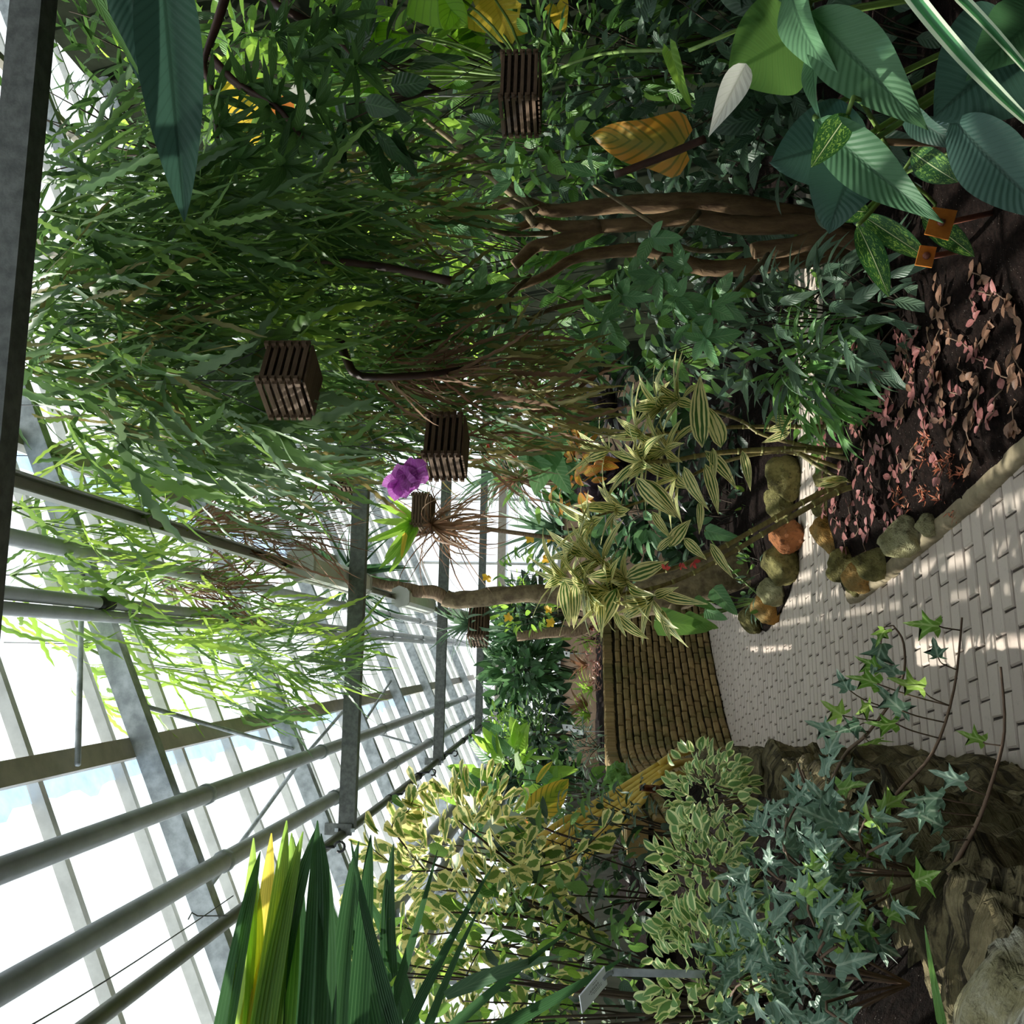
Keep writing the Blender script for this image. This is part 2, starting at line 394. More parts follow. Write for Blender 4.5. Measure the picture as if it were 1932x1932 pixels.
def tube_geo(pts, rad, sides=8, cap=True):
    pts = [Vector(p) for p in pts]; n = len(pts)
    if not isinstance(rad, (list, tuple)): rad = [rad]*n
    vs, fs = [], []
    ref = Vector((0.3, 0.2, 1)).normalized()
    for i, p in enumerate(pts):
        t = (pts[min(i+1, n-1)] - pts[max(i-1, 0)]).normalized()
        a = t.cross(ref)
        if a.length < 1e-3: a = t.cross(Vector((1, 0, 0)))
        a.normalize(); b = t.cross(a); ref = b.cross(t) if False else ref
        for j in range(sides):
            th = 2*math.pi*j/sides
            vs.append(p + (a*math.cos(th) + b*math.sin(th))*rad[i])
    for i in range(n-1):
        for j in range(sides):
            j2 = (j+1) % sides
            fs.append((i*sides+j, i*sides+j2, (i+1)*sides+j2, (i+1)*sides+j))
    if cap:
        fs.append(tuple(range(sides-1, -1, -1))); fs.append(tuple((n-1)*sides+j for j in range(sides)))
    return vs, fs
def tube(name, pts, rad, mat, parent=None, sides=8):
    v, f = tube_geo(pts, rad, sides)
    return link(name, mesh(name, v, f, mat, True), parent)
def smoothpath(pts, n=4):
    pts = [Vector(p) for p in pts]; out = []
    for i in range(len(pts)-1):
        a, b, c, d = pts[max(i-1,0)], pts[i], pts[i+1], pts[min(i+2,len(pts)-1)]
        for j in range(n):
            t = j/n
            out.append(0.5*((2*b) + (c-a)*t + (2*a-5*b+4*c-d)*t*t + (3*b-a-3*c+d)*t**3))
    out.append(pts[-1]); return out
def bumpy_tube(name, pts, rad, mat, parent=None, sides=10, amp=0.12, seed=0, n=5):
    pts = smoothpath(pts, n)
    m = len(pts)
    rr = [rad[0] + (rad[-1]-rad[0])*i/(m-1) for i in range(m)] if isinstance(rad, (list, tuple)) else [rad]*m
    v, f = tube_geo(pts, rr, sides)
    out = []
    for i, p in enumerate(v):
        c = pts[i//sides]; d = p-c
        out.append(c + d*(1 + amp*noise.noise(p*9+Vector((seed, 0, 0)))*2))
    return link(name, mesh(name, out, f, mat, True), parent)

# ------------------------------------------------------------------ leaf shapes (unit length along +Y, face up +Z)
PROF = {
    'oval': lambda t: math.sin(math.pi*min(1, t**0.85))**0.8,
    'lance': lambda t: math.sin(math.pi*t**0.75)**1.0*(1-0.25*t),
    'strap': lambda t: min(1, t*9+0.3)*(1-t**5)**0.8*(1-0.35*t),
    'obov': lambda t: (t**0.75)*(1-t**6)**0.5*1.05,
    'round': lambda t: max(0, math.sin(math.pi*t**0.8))**0.55,
    'heart': lambda t: max(0.0, (1-t)**0.62)*min(1, 0.55+t*4)*(1 if t > 0.001 else 0.75),
    'blade': lambda t: (1-t)**0.7*min(1, t*3+0.45),
}
_leaf_cache = {}
def leaf(name, prof, mat, wid, n=7, cols=2, fold=0.25, droop=0.5, wave=0.0, twist=0.0, seed=0, lobe=0.0):
    key = (name, prof, mat.name, wid, droop, twist, seed)
    if key in _leaf_cache: return _leaf_cache[key]
    rr = random.Random(seed+1)
    vs, uv, fs = [], [], []
    y = z = 0.0; pf = PROF[prof]; ph = rr.random()*6
    for i in range(n+1):
        t = i/n
        th = droop*(t-0.15)
        if i: y += math.cos(th)/n; z -= math.sin(th)/n
        w = max(pf(t)*wid/2, 0.002)
        tw = twist*t
        for j in range(-cols, cols+1):
            s = j/cols; x = s*w
            yy = y - lobe*wid*abs(s)*(1-t)**3
            dz = fold*abs(x) - 0.35*fold*abs(x)*abs(s)
            dz += wave*abs(s)*math.sin(t*11+ph+(2.1 if s > 0 else 0))*wid
            xx = x*math.cos(tw) - dz*math.sin(tw); zz = x*math.sin(tw) + dz*math.cos(tw)
            vs.append((xx, yy + zz*math.sin(th)*0.3, z + zz)); uv.append((0.5+s/2, t))
    cc = 2*cols+1
    for i in range(n):
        for j in range(2*cols):
            a = i*cc+j; fs.append((a, a+1, a+cc+1, a+cc))
    me = mesh(name, vs, fs, mat, True, uv)
    _leaf_cache[key] = me; return me
def leafset(name, prof, mat, wid, k=4, **kw):
    base = dict(droop=0.5, twist=0.0)
    d, tw = kw.pop('droop', 0.5), kw.pop('twist', 0.25)
    return [leaf(name, prof, mat, wid*(0.85+0.3*i/k), droop=d*(0.3+1.2*i/max(1, k-1)), twist=tw*(-1)**i*(i/k), seed=i, **kw) for i in range(k)]
def ivy_leaf(mat, seed=0, droop=0.4, narrow=1.0):
    half = [(0,0), (.08,-.07), (.22,-.10), (.38,-.02), (.20,.14), (.24,.28), (.50,.50), (.20,.42), (.12,.54), (.09,.76), (0,1)]
    rr = random.Random(seed)
    half = [(x*narrow*(1+rr.uniform(-.15,.15)), y+rr.uniform(-.03,.03) if 0 < i < 10 else y) for i, (x, y) in enumerate(half)]
    mids = [0, .05, .12, .16, .24, .34, .42, .5, .62, .8, 1]
    vs, uv, fs = [], [], []
    def put(x, y):
        z = 0.28*abs(x) - droop*y*y*0.5 - 0.5*x*x*droop + 0.05*math.sin(7*y+seed*2+3*x)
        vs.append((x, y, z)); uv.append((0.5+x, max(0, min(1, y))))
    for m in mids: put(0, m)
    n = len(mids)
    for sgn in (1, -1):
        o = len(vs)
        for x, y in half[1:-1]: put(x*sgn, y)
        ring = [0] + list(range(o, o+n-2)) + [n-1]
        for i in range(n-1):
            f = [ring[i], ring[i+1], i+1, i]
            f = [q for q2, q in enumerate(f) if q not in f[:q2]]
            if len(f) > 2: fs.append(tuple(f if sgn > 0 else f[::-1]))
    return mesh('ivy_leaf', vs, fs, mat, True, uv)
def orient(d, up, roll=0.0):
    y = Vector(d).normalized(); z = Vector(up) - y*Vector(up).dot(y)
    if z.length < 1e-3: z = Vector((1, 0, 0)) - y*y.x
    z.normalize(); x = y.cross(z)
    m = Matrix(((x.x, y.x, z.x), (x.y, y.y, z.y), (x.z, y.z, z.z)))
    if roll: m = m @ Matrix.Rotation(roll, 3, 'Y')
    return m.to_euler()
def put(me, parent, loc, d, up=(0,0,1), size=0.1, roll=0.0, name='leaf', wx=1.0):
    o = bpy.data.objects.new(name, me); C.objects.link(o); o.parent = parent
    o.location = Vector(loc) - wloc(parent)
    o.rotation_euler = orient(d, up, roll); o.scale = (size*wx, size, size)
    return o
def hero(me, parent, b, t, roll=0.0, wx=1.0, name='leaf', tilt=0.0):
    b, t = Vector(b), Vector(t); d = t-b
    up = (CAM-b).normalized() + Vector((0, 0, tilt))
    return put(me, parent, b, d, up, d.length, R(roll), name, wx)
def rdir(lo=-1.0, hi=1.0):
    z = rnd.uniform(lo, hi); a = rnd.uniform(0, 2*math.pi); s = math.sqrt(max(0, 1-z*z))
    return Vector((s*math.cos(a), s*math.sin(a), z))

# ================================================================== THE GREENHOUSE
def rz(X): return 3.6 + 0.458*X
XL, XR, YB, YF = -1.95, 5.2, 18.4, -3.0
RU = Vector((-0.458, 0, 1)).normalized()
def top_structure(name, me_or_none, label, cat=None):
    o = link(name, me_or_none); tag(o, label, cat, kind='structure'); return o
floor = top_structure('floor', mesh('floor', [(XL-.2, YF, -.03), (XR+.2, YF, -.03), (XR+.2, YB+.2, -.03), (XL-.2, YB+.2, -.03)], [(0,1,2,3)], M['soil']), 'dark earth floor under the whole glasshouse')
ceiling = link('ceiling', None); tag(ceiling, 'sloping glazed glasshouse roof on steel rafters', kind='structure')
for i in range(-1, 9):
    Y = 0.4 + 2*i
    bar('rafter', (XL, Y, rz(XL)+.05), (XR, Y, rz(XR)+.05), .07, .10, M['galv'], ceiling, RU)
for X, w in ((-0.45, .09), (0.93, .09), (2.4, .09), (3.9, .09)):
    bar('purlin', (X, YF, rz(X)+.13), (X, YB, rz(X)+.13), w, .05, M['purlin'], ceiling, RU)
nb = int((YB-YF)/0.6667)
XS = [XL-.05, -0.45, 0.93, 2.4, 3.9, XR]
gb_me = None
for i in range(nb+1):
    Y = YF + i*0.6667
    for a, b in zip(XS[:-1], XS[1:]):
        if gb_me is None or True:
            bar('glazing_bar', (a+.03, Y, rz(a+.03)+.185), (b-.01, Y, rz(b-.01)+.185), .034, .05, M['alu'], ceiling, RU)
for i in range(nb):
    Y0, Y1 = YF+i*0.6667+.02, YF+(i+1)*0.6667-.02
    for a, b in zip(XS[:-1], XS[1:]):
        link('pane', mesh('pane', [(x, y, rz(x)+dz) for dz in (.212, .216) for x, y in ((a, Y0), (b, Y0), (b, Y1), (a, Y1))],
             [(0,1,2,3), (7,6,5,4), (0,4,5,1), (1,5,6,2), (2,6,7,3), (3,7,4,0)], M['glass']), ceiling)
        if b in (-0.45, 0.93) and Y1 < 12:      # pale misted strip below each purlin
            vs, fs = [], []
            m = 10
            for j in range(m+1):
                y = Y0 + (Y1-Y0)*j/m
                w = .085 + .012*noise.noise(Vector((y*9, a, 0))) + (.035 if 6 <= j <= 7 else 0)
                vs += [(b-.04, y, rz(b-.04)+.206), (b-.04-w, y, rz(b-.04-w)+.206)]
            fs = [(2*j, 2*j+1, 2*j+3, 2*j+2) for j in range(m)]
            link('misted_strip', mesh('misted_strip', vs, fs, M['mist']), ceiling)
# cross braces between rafters
for (xa, ya), (xb, yb) in (((-.45, 3.77), (.35, 4.4)), ((-.25, 4.4), (-.63, 6.4)), ((-.71, 6.4), (-1.06, 4.4)), ((-.42, 8.4), (-.71, 6.4)), ((-.65, 8.4), (-.95, 10.4)), ((-.30, 10.4), (-.62, 8.4))):
    tube('brace_rod', [(xa, ya, rz(xa)+.05), (xb, yb, rz(xb)+.05)], .012, M['galv'], ceiling, 6)
# left side wall: low plinth, panes, posts
wall_left = top_structure('wall_left', mesh('wall_left', boxv(.14, YB-YF, 1.75, (XL-.1, (YB+YF)/2, .875)), BOXF, M['basewall']), 'low side wall carrying the glazing behind the planted bed')
for i in range(-1, 9):
    Y = 0.4+2*i
    bar('post', (XL, Y, 1.75), (XL, Y, rz(XL)+.02), .07, .07, M['galv'], wall_left, Vector((0,1,0)))
bar('eave_gutter', (XL+.02, YF, rz(XL)+.02), (XL+.02, YB, rz(XL)+.02), .10, .08, M['pipe'], wall_left)
for i in range(nb):
    Y0, Y1 = YF+i*0.6667, YF+(i+1)*0.6667
    bar('glazing_bar', (XL-.06, Y0, 1.75), (XL-.06, Y0, rz(XL)), .04, .04, M['alu'], wall_left, Vector((0,1,0)))
    link('pane', mesh('pane', boxv(.004, Y1-Y0-.04, rz(XL)-1.77, (XL-.08, (Y0+Y1)/2, (rz(XL)+1.75)/2)), BOXF, M['glass']), wall_left)
added_wall_front = top_structure('added_wall_front', mesh('added_wall_front', boxv(XR-XL, .15, rz(XR), ((XR+XL)/2, YF-.1, rz(XR)/2)), BOXF, M['rearwall']), 'unseen dark end wall added behind the viewpoint to cut frontal light')  # added opaque wall, keeps frontal light off the planting
added_wall_right = top_structure('added_wall_right', mesh('added_wall_right', boxv(.2, YB-YF, rz(XR)+.2, (XR+.1, (YB+YF)/2, (rz(XR)+.2)/2)), BOXF, M['rearwall']), 'opaque wall added behind the jungle planting to dim light from the right')  # added as opaque so that less light enters from the right
# gable at the far end
wall_back = top_structure('wall_back', mesh('wall_back', boxv(XR-XL+.2, .16, 1.95, ((XR+XL)/2, YB+.08, .975)), BOXF, M['tan']), 'tan plastered end wall with white panels above')
bar('head_beam', (XL, YB-.04, 3.05), (XR, YB-.04, 3.05), .12, .14, M['purlin'], wall_back)
bar('sill_beam', (XL, YB-.03, 1.98), (XR, YB-.03, 1.98), .10, .08, M['alu'], wall_back)
x = XL
while x < XR-.1:
    x2 = min(x+1.19, XR)
    link('panel', mesh('panel', [(x+.02, YB, 2.02), (x2-.02, YB, 2.02), (x2-.02, YB, 2.98), (x+.02, YB, 2.98)], [(0,1,2,3)], M['panel']), wall_back)
    z1, z2 = rz(x)+.2, rz(x2)+.2
    if z2 > 3.2:
        za = max(z1, 3.13)
        link('panel', mesh('panel', [(x+.02, YB, 3.12), (x2-.02, YB, 3.12), (x2-.02, YB, z2), (x+.02, YB, za)], [(0,1,2,3)], M['panel']), wall_back)
    bar('mullion', (x, YB-.01, 2.0), (x, YB-.01, max(z1, 3.0)), .04, .05, M['alu'], wall_back, Vector((0,1,0)))
    x += 1.19

# ------------------------------------------------------------------ ties, pipes, lamps
ties = [(2.33, 'near dark steel tie beam crossing overhead at the top edge of the glasshouse view'), (6.4, 'second steel tie beam, in front of the long strip lamp'),
        (10.4, 'third steel tie beam, above the dracaena trunk'), (14.4, 'farthest thin steel tie beam before the white end wall')]
for Y, lb in ties:
    t = empty('tie_beam', (-1.1, Y, 3.0), lb, 'beam', 'steel tie beams')
    bar('beam', (-1.1, Y, 3.0), (XR, Y, 3.0), .075, .085 if Y < 3 else .10, M['tie'], t)
    ep = bar('end_plate', (-1.1, Y-.05, 2.96), (-1.1, Y-.05, 3.13), .07, .012, M['tie'], t, Vector((0,1,0)))
    for j in (-1, 1):
        link('bolt', mesh('bolt', boxv(.022, .02, .022, (-1.1, Y-.066, 3.0+.05*j)), BOXF, M['galv']), ep)
def longpipe(X, z, r, mat, lb, y0=-1.0, y1=18.3, mid=None):
    t = empty('overhead_pipe', (X, y0, z), lb, 'pipe', 'overhead pipes')
    pr = tube('pipe_run', [(X, y0, z), (X, (y0+y1)/2, z), (X, y1, z)], r, mat, t, 12)
    for i in range(1, 8):
        Y = 2.4+2*(i-1)
        if Y < y1:
            tube('collar', [(X, Y+.10, z), (X, Y+.14, z)], r*1.18, M['galv'], pr, 12)
            top = rz(X)
            if top-z-r > .015: tube('hanger', [(X, Y+.12, z+r), (X, Y+.12, top+.06)], .006, M['wire'], t, 5)
longpipe(-.652, 1.55+1.67, .040, M['pipe'], 'thick grey pipe under the glazing, second from the rear of the sloping run')
longpipe(-.935, 1.55+1.57, .042, M['pipe'], 'thick grey pipe passing behind the fan palm tips')
longpipe(.172, 1.55+2.0, .026, M['pipe'], 'slim pipe of the twin run carrying clips')
longpipe(.118, 1.55+2.0, .026, M['pipe'], 'slim pipe of the twin run without clips')
longpipe(.375, 1.55+2.05, .033, M['pipe'], 'grey pipe just above the lamp channel')
t = empty('hook_pipe', (-1.14, 1, 3.0), 'dark greenish pipe with black hooks above the yellow-edged shrub', 'pipe')
tube('pipe_run', smoothpath([(-1.14, -1, 3.02), (-1.14, 4, 3.03), (-1.13, 7, 3.02), (-1.12, 9, 3.02), (-1.08, 11.5, 3.0), (-1.04, 14, 2.98), (-1.02, 17.5, 2.98)], 3), .03, M['oldpipe'], t, 10)
def hook(Y, X, z):
    h = empty('pipe_hook', (X, Y, z), {5.75: 'first', 7.9: 'second', 9.2: 'third', 10.7: 'fourth'}.get(Y, 'last') + ' black hook along the dark greenish pipe, counted from the palm', 'hook', 'black hooks on the dark pipe')
    tube('clip', [(X, Y-.03, z), (X, Y+.03, z)], .036, M['black'], h, 10)
    tube('shank', [(X+.03, Y, z-.02), (X+.04, Y, z-.10)], .009, M['black'], h, 6)
    pts = [(X+.04+.028*math.sin(a), Y, z-.128+.028*math.cos(a)) for a in [i*5.2/10 for i in range(11)]]
    tube('ring', pts, .008, M['black'], h, 6)
for Y in (5.75, 7.9, 9.2, 10.7, 12.4): hook(Y, -1.13+.015*max(0, Y-8), 3.02-.008*max(0, Y-8))
hp = [('topmost', 2.80, .05, -1.51), ('second', 2.72, .045, -1.61), ('third', 2.64, .045, -1.71), ('lowest', 2.50, .045, -1.79)]
for nm, z, r, px in hp:
    t = empty('heating_pipe', (px, 0, z), nm + ' of the four heating pipes along the side glazing', 'pipe', 'side wall heating pipes')
    tube('pipe_run', [(px, -1, z), (px, 9, z), (px, 18.2, z)], r, M['pipe'], t, 10)
    for Y in (2.4, 4.4, 6.4, 8.4, 10.4, 12.4): bar('bracket', (XL+.04, Y, z-r-.01), (px+.04, Y, z-r-.01), .04, .015, M['galv'], t)
ch = empty('lamp_channel', (.467, 0, 3.20), 'punched grey steel channel carrying the strip lamps', 'channel')
multi('channel', [barv((.467, -.5, 3.225), (.467, 17, 3.225), .05, .006), barv((.443, -.5, 3.20), (.443, 17, 3.20), .004, .05), barv((.491, -.5, 3.20), (.491, 17, 3.20), .004, .05)], M['lampbody'], ch)
for Y in (3.2, 3.45, 4.0):
    link('bright_hole_patch', mesh('bright_hole_patch', boxv(.002, .05, .018, (.4405, Y, 3.20)), BOXF, M['labelwhite']), ch)  # white patches paint the brightness seen through the channel holes
for Y0, lb in ((5.55, 'long white strip lamp nearest, in front of the second tie beam'), (8.7, 'middle strip lamp beyond the second tie beam'), (12.4, 'farthest small strip lamp beside the hanging basket')):
    l = empty('strip_lamp', (.467, Y0, 3.1), lb, 'lamp', 'strip lamps')
    def prism(name, y0, y1, sec, mat):
        n = len(sec); vs = [(.467+a*1.2, y, 3.15+b*1.1) for y in (y0, y1) for a, b in sec]
        fs = [tuple(range(n)), tuple(range(2*n-1, n-1, -1))] + [(i, i+n, (i+1) % n+n, (i+1) % n) for i in range(n)]
        link(name, mesh(name, vs, fs, mat), l)
    prism('housing', Y0, Y0+1.55, [(-.05,.05), (.05,.05), (.075,.0), (.07,-.02), (-.07,-.02), (-.075,.0)], M['lampbody'])
    prism('diffuser', Y0+.03, Y0+1.52, [(-.066,-.02), (.066,-.02), (.058,-.06), (.035,-.08), (-.035,-.08), (-.058,-.06)], M['lampdiff'])
    for a, b in ((Y0-.02, Y0+.03), (Y0+1.52, Y0+1.57)):
        prism('end_cap', a, b, [(-.055,.055), (.055,.055), (.08,.0), (.062,-.064), (.038,-.086), (-.038,-.086), (-.062,-.064), (-.08,.0)], M['lampbody'])
    for Y in (Y0+.25, Y0+1.3): bar('clip', (.407, Y, 3.20), (.527, Y, 3.20), .03, .06, M['galv'], l)
# clips on the twin pipe
for x, y, Y in ((190, 1140, 4.1), (430, 1170, 5.6)):
    c = empty('pipe_clip', (.172, Y, 3.55), 'black wire clip with glass ring on the twin pipes, ' + ('nearer' if Y < 5 else 'farther') + ' one', 'clip', 'clips on the twin pipes')
    tube('band', [(.172, Y-.06, 3.55), (.172, Y+.06, 3.55)], .029, M['black'], c, 8)
    tube('ring', [(.20+.0*a, Y+.05+.03*math.cos(a), 3.52+.03*math.sin(a)) for a in [i*.63 for i in range(11)]], .006, M['galv'], c, 5)
w = empty('slack_wire', S(60, 1932, 2.9), 'thin slack wire crossing below the thick pipes', 'wire')
tube('wire', smoothpath([S(40, 1945, 2.7), S(200, 1850, 3.2), S(360, 1745, 3.9), S(440, 1690, 4.36)], 3), .0025, M['wire'], w, 5)
tube('loop', [S(355, 1735, 3.9), S(362, 1722, 3.92), S(372, 1728, 3.93), S(430, 1728, 4.3)], .003, M['wire'], w, 5)

# ================================================================== GROUND, BEDS, PATH
def inside(p, poly):
    x, y = p; c = False; j = len(poly)-1
    for i in range(len(poly)):
        xi, yi = poly[i]; xj, yj = poly[j]
        if (yi > y) != (yj > y) and x < (xj-xi)*(y-yi)/(yj-yi)+xi: c = not c
        j = i
    return c
def nearest(p, poly):
    best = None
    for i in range(len(poly)):
        a = Vector(poly[i]); b = Vector(poly[(i+1) % len(poly)]); d = b-a
        t = max(0, min(1, (Vector(p)-a).dot(d)/max(1e-9, d.length_squared))); q = a+d*t
        dist = (q-Vector(p)).length
        if best is None or dist < best[0]: best = (dist, q)
    return best
def bed(name, poly, zfun, step, mat, label, edge=0.0):
    xs = [p[0] for p in poly]; ys = [p[1] for p in poly]
    nx = int((max(xs)-min(xs))/step)+2; ny = int((max(ys)-min(ys))/step)+2
    idx, vs, ins = {}, [], {}
    for i in range(nx):
        for j in range(ny):
            ins[i, j] = inside((min(xs)+i*step, min(ys)+j*step), poly)
    def vert(i, j):
        if (i, j) not in idx:
            p = (min(xs)+i*step, min(ys)+j*step)
            dist, q = nearest(p, poly)
            if not ins[i, j]: p, dist = (q.x, q.y), 0
            z = zfun(p[0], p[1], dist)
            idx[i, j] = len(vs); vs.append((p[0], p[1], z))
        return idx[i, j]
    fs = []
    for i in range(nx-1):
        for j in range(ny-1):
            if any(ins[a] for a in ((i,j),(i+1,j),(i+1,j+1),(i,j+1))):
                fs.append((vert(i,j), vert(i+1,j), vert(i+1,j+1), vert(i,j+1)))
    me = mesh(name, vs, fs, mat, True)
    o = link(name, me); tag(o, label, kind='structure'); return o
edge_front = [(1.35, .6), (1.05, 1.9), (.88, 2.8), (.76, 3.53), (.66, 4.0), (.57, 4.52), (.47, 5.1), (.40, 5.55)]
island = edge_front + [(.37, 5.8), (.40, 6.02), (.55, 6.2), (.8, 6.3), (1.3, 6.32), (2.5, 6.35), (5.1, 6.4), (5.1, -1), (1.9, -1)]
def island_z(x, y, d): return 0.03 + .10*min(1, d/.5) + .05*min(1, d/2) + .035*noise.noise(Vector((x*3, y*3, 1)))*min(1, d/.15) + .012*noise.noise(Vector((x*14, y*14, 4)))
bed('soil_island', island, island_z, .07, M['soil'], 'dark peaty soil of the planted island bed')
farbed = [(.62, 7.42), (1.3, 7.32), (3, 7.35), (5.1, 7.4), (5.1, 18.3), (1.3, 18.3), (.95, 14), (.62, 12), (.42, 10), (.27, 9.2), (.22, 8.7), (.30, 8.2), (.44, 7.8)]
bed('soil_far_bed', farbed, lambda x, y, d: .02 + .18*min(1, d/.8) + .04*noise.noise(Vector((x*3, y*3, 7))), .14, M['soil'], 'dark soil of the far bed beyond the side path')
# brick retaining wall plan (front face)
wallcurve = [(-.86, 5.6), (-.90, 7.0), (-.93, 8.6), (-.95, 9.8), (-.90, 10.5), (-.72, 11.0), (-.40, 11.6), (0, 12.2), (.45, 12.8), (.95, 13.5), (1.2, 14.2)]
wc = [Vector((p.x, p.y)) for p in smoothpath([(a, b, 0) for a, b in wallcurve], 8)]
raised = [(p.x-.05, p.y+.06) for p in wc] + [(1.2, 18.3), (XL, 18.3), (XL, 5.6)]
bed('soil_raised_bed', raised, lambda x, y, d: 1.20 + .10*min(1, d/.5) + .05*noise.noise(Vector((x*3, y*3, 3))), .14, M['soil'], 'soil of the raised bed held by the brick wall')
leftbed = [(-.52, 1.0), (-.55, 2.2), (-.57, 3.4), (-.62, 5), (-.72, 6.3), (-.9, 7.4), (XL, 7.4), (XL, .2), (-.52, .2)]
def left_z(x, y, d): return (.90 if y < 3 else .90-.12*(y-3) if y < 4 else .78+.11*(y-4)) + .10*min(1, d/.4) - .12*max(0, 1-d/.25) + .04*noise.noise(Vector((x*4, y*4, 9)))
bed('soil_left_bed', leftbed, left_z, .10, M['soil'], 'soil of the bed behind the layered stone wall')

# path of worn pavers: nearest 300 are pieces of their own, the rest one joined piece
pathbase = top_structure('path', mesh('path', [(-1.2, .3, -.012), (5.1, .3, -.012), (5.1, 15, -.012), (-1.2, 15, -.012)], [(0,1,2,3)], M['joint']), 'worn grey brown paved path winding between the beds')
baseX = [(0, -.34), (3.5, -.36), (5, -.42), (6.5, -.52), (8, -.70), (9.5, -.95), (10.4, -.98), (10.8, -.82), (11.6, -.42), (12.2, -.02), (12.8, .4), (14.2, 1.2)]
def wallX(Y):
    for (a, xa), (b, xb) in zip(baseX[:-1], baseX[1:]):
        if a <= Y <= b: return xa+(xb-xa)*(Y-a)/(b-a)
    return 2
pv = []
ang = R(9); ca, sa = math.cos(ang), math.sin(ang)
PL, PW = .205, .105
for i in range(-40, 140):
    for j in range(-40, 40):
        a = (j + (.5 if i % 2 else 0) + .1*math.sin(i*1.7))*PL; b = i*PW
        x, y = a*ca - b*sa + .3, a*sa + b*ca
        if y < 2.6 or y > 14.2 or x > 3.2: continue
        if x < wallX(y)-.12: continue
        if (inside((x, y), island) and nearest((x, y), island)[0] > .12) or (inside((x, y), farbed) and nearest((x, y), farbed)[0] > .12): continue
        pv.append((y, x))
pv.sort()
pav = []
for v in range(6):
    rr = random.Random(v)
    b, t, e = -.03, .0, .006
    L2, W2 = PL/2-.0034-rr.random()*.002, PW/2-.003-rr.random()*.002
    rows = [(L2, W2, b), (L2, W2, t-e), (L2-e, W2-e, t)]
    vs = []
    for l, w_, z in rows: vs += [(-l+rr.uniform(-.0015,.0015), -w_+rr.uniform(-.0015,.0015), z), (l+rr.uniform(-.0015,.0015), -w_+rr.uniform(-.0015,.0015), z), (l, w_, z), (-l, w_, z)]
    fs = [(8,9,10,11)] + [(r*4+i, r*4+(i+1) % 4, r*4+4+(i+1) % 4, r*4+4+i) for r in range(2) for i in range(4)]
    pav.append((vs, fs, mesh('paver', vs, fs, M['paver'])))
jv, jf = [], []
for n, (y, x) in enumerate(pv):
    z = rnd.uniform(-.0035, .0015); rt = ang + rnd.uniform(-.025, .025)
    tx, ty = rnd.uniform(-.012, .012), rnd.uniform(-.012, .012)
    v = rnd.randrange(6)
    if n < 300:
        o = link('paver', pav[v][2], pathbase, (x, y, z)); o.rotation_euler = (tx, ty, rt)
    else:
        m = Matrix.Translation((x, y, z)) @ Matrix.Rotation(rt, 4, 'Z') @ Matrix.Rotation(tx, 4, 'X')
        b = len(jv); jv += [m @ Vector(q) for q in pav[v][0]]; jf += [tuple(i+b for i in f) for f in pav[v][1]]
o = link('far_pavers', mesh('far_pavers', jv, jf, M['paver']), pathbase); o['kind'] = 'stuff'
# kerb along the island
kp = smoothpath([(x, y, 0) for x, y in edge_front[1:]] + [(.37, 5.78, 0), (.38, 5.95, 0)], 6)
vs, fs = [], []
sec = [(-.040,-.03), (-.042,.012), (-.03,.03), (-.01,.038), (.02,.038), (.04,.028), (.045,-.03)]
for i, p in enumerate(kp):
    d = (kp[min(i+1, len(kp)-1)]-kp[max(i-1, 0)]).normalized(); s = Vector((d.y, -d.x, 0))
    w = 1.0 + .5*max(0, (i-len(kp)+8)/8)
    for a, b in sec:
        q = p + s*a*w; vs.append((q.x, q.y, b*(1+.06*noise.noise(Vector((q.x*3, q.y*3, 0))))))
ns = len(sec)
for i in range(len(kp)-1):
    for j in range(ns-1): fs.append((i*ns+j, (i+1)*ns+j, (i+1)*ns+j+1, i*ns+j+1))
fs.append(tuple(range(ns)))
tag(link('kerb', mesh('kerb', vs, fs, M['kerb'], True)), 'low rounded mortar kerb edging the island bed', kind='structure')

# brick retaining wall
cum = [0]
for a, b in zip(wc[:-1], wc[1:]): cum.append(cum[-1]+(b-a).length)
def at_s(s):
    s = max(0, min(cum[-1]-1e-4, s))
    for i in range(len(wc)-1):
        if cum[i+1] >= s:
            d = (wc[i+1]-wc[i]); t = (s-cum[i])/max(1e-6, d.length); d.normalize()
            return wc[i]+(wc[i+1]-wc[i])*t, math.atan2(d.y, d.x)
vs, fs = [], []
for i, p in enumerate(wc):
    d = (wc[min(i+1, len(wc)-1)]-wc[max(i-1, 0)]).normalized(); nrm = Vector((d.y, -d.x))
    f = p - nrm*.028; bk = p - nrm*.20
    for q, z in ((f, -.02), (f, 1.26), (bk, 1.26), (bk, -.02)): vs.append((q.x, q.y, z))
for i in range(len(wc)-1):
    for j in range(4): fs.append((i*4+j, (i+1)*4+j, (i+1)*4+(j+1) % 4, i*4+(j+1) % 4))
bw = tag(link('brick_retaining_wall', mesh('brick_retaining_wall', vs, fs, M['mortar'])), 'curved mossy brown brick retaining wall with upright top course', 'wall')
def brick_mesh(l, h, dp, seed):
    rr = random.Random(seed); e = .012
    q = lambda s: s+rr.uniform(-.004, .004)
    vs = [(q(sx*(l/2)), dp/2, q(sz*(h/2))) for sz in (-1,1) for sx in (-1,1)]
    vs += [(q(sx*(l/2)), -dp/2+e, q(sz*(h/2))) for sz in (-1,1) for sx in (-1,1)]
    vs += [(q(sx*(l/2-e)), -dp/2, q(sz*(h/2-e))) for sz in (-1,1) for sx in (-1,1)]
    fs = []
    for b in (0, 4):
        for i, j in ((0,1), (1,3), (3,2), (2,0)): fs.append((b+i, b+j, b+4+j, b+4+i))
    fs.append((8,9,11,10)); return vs, fs
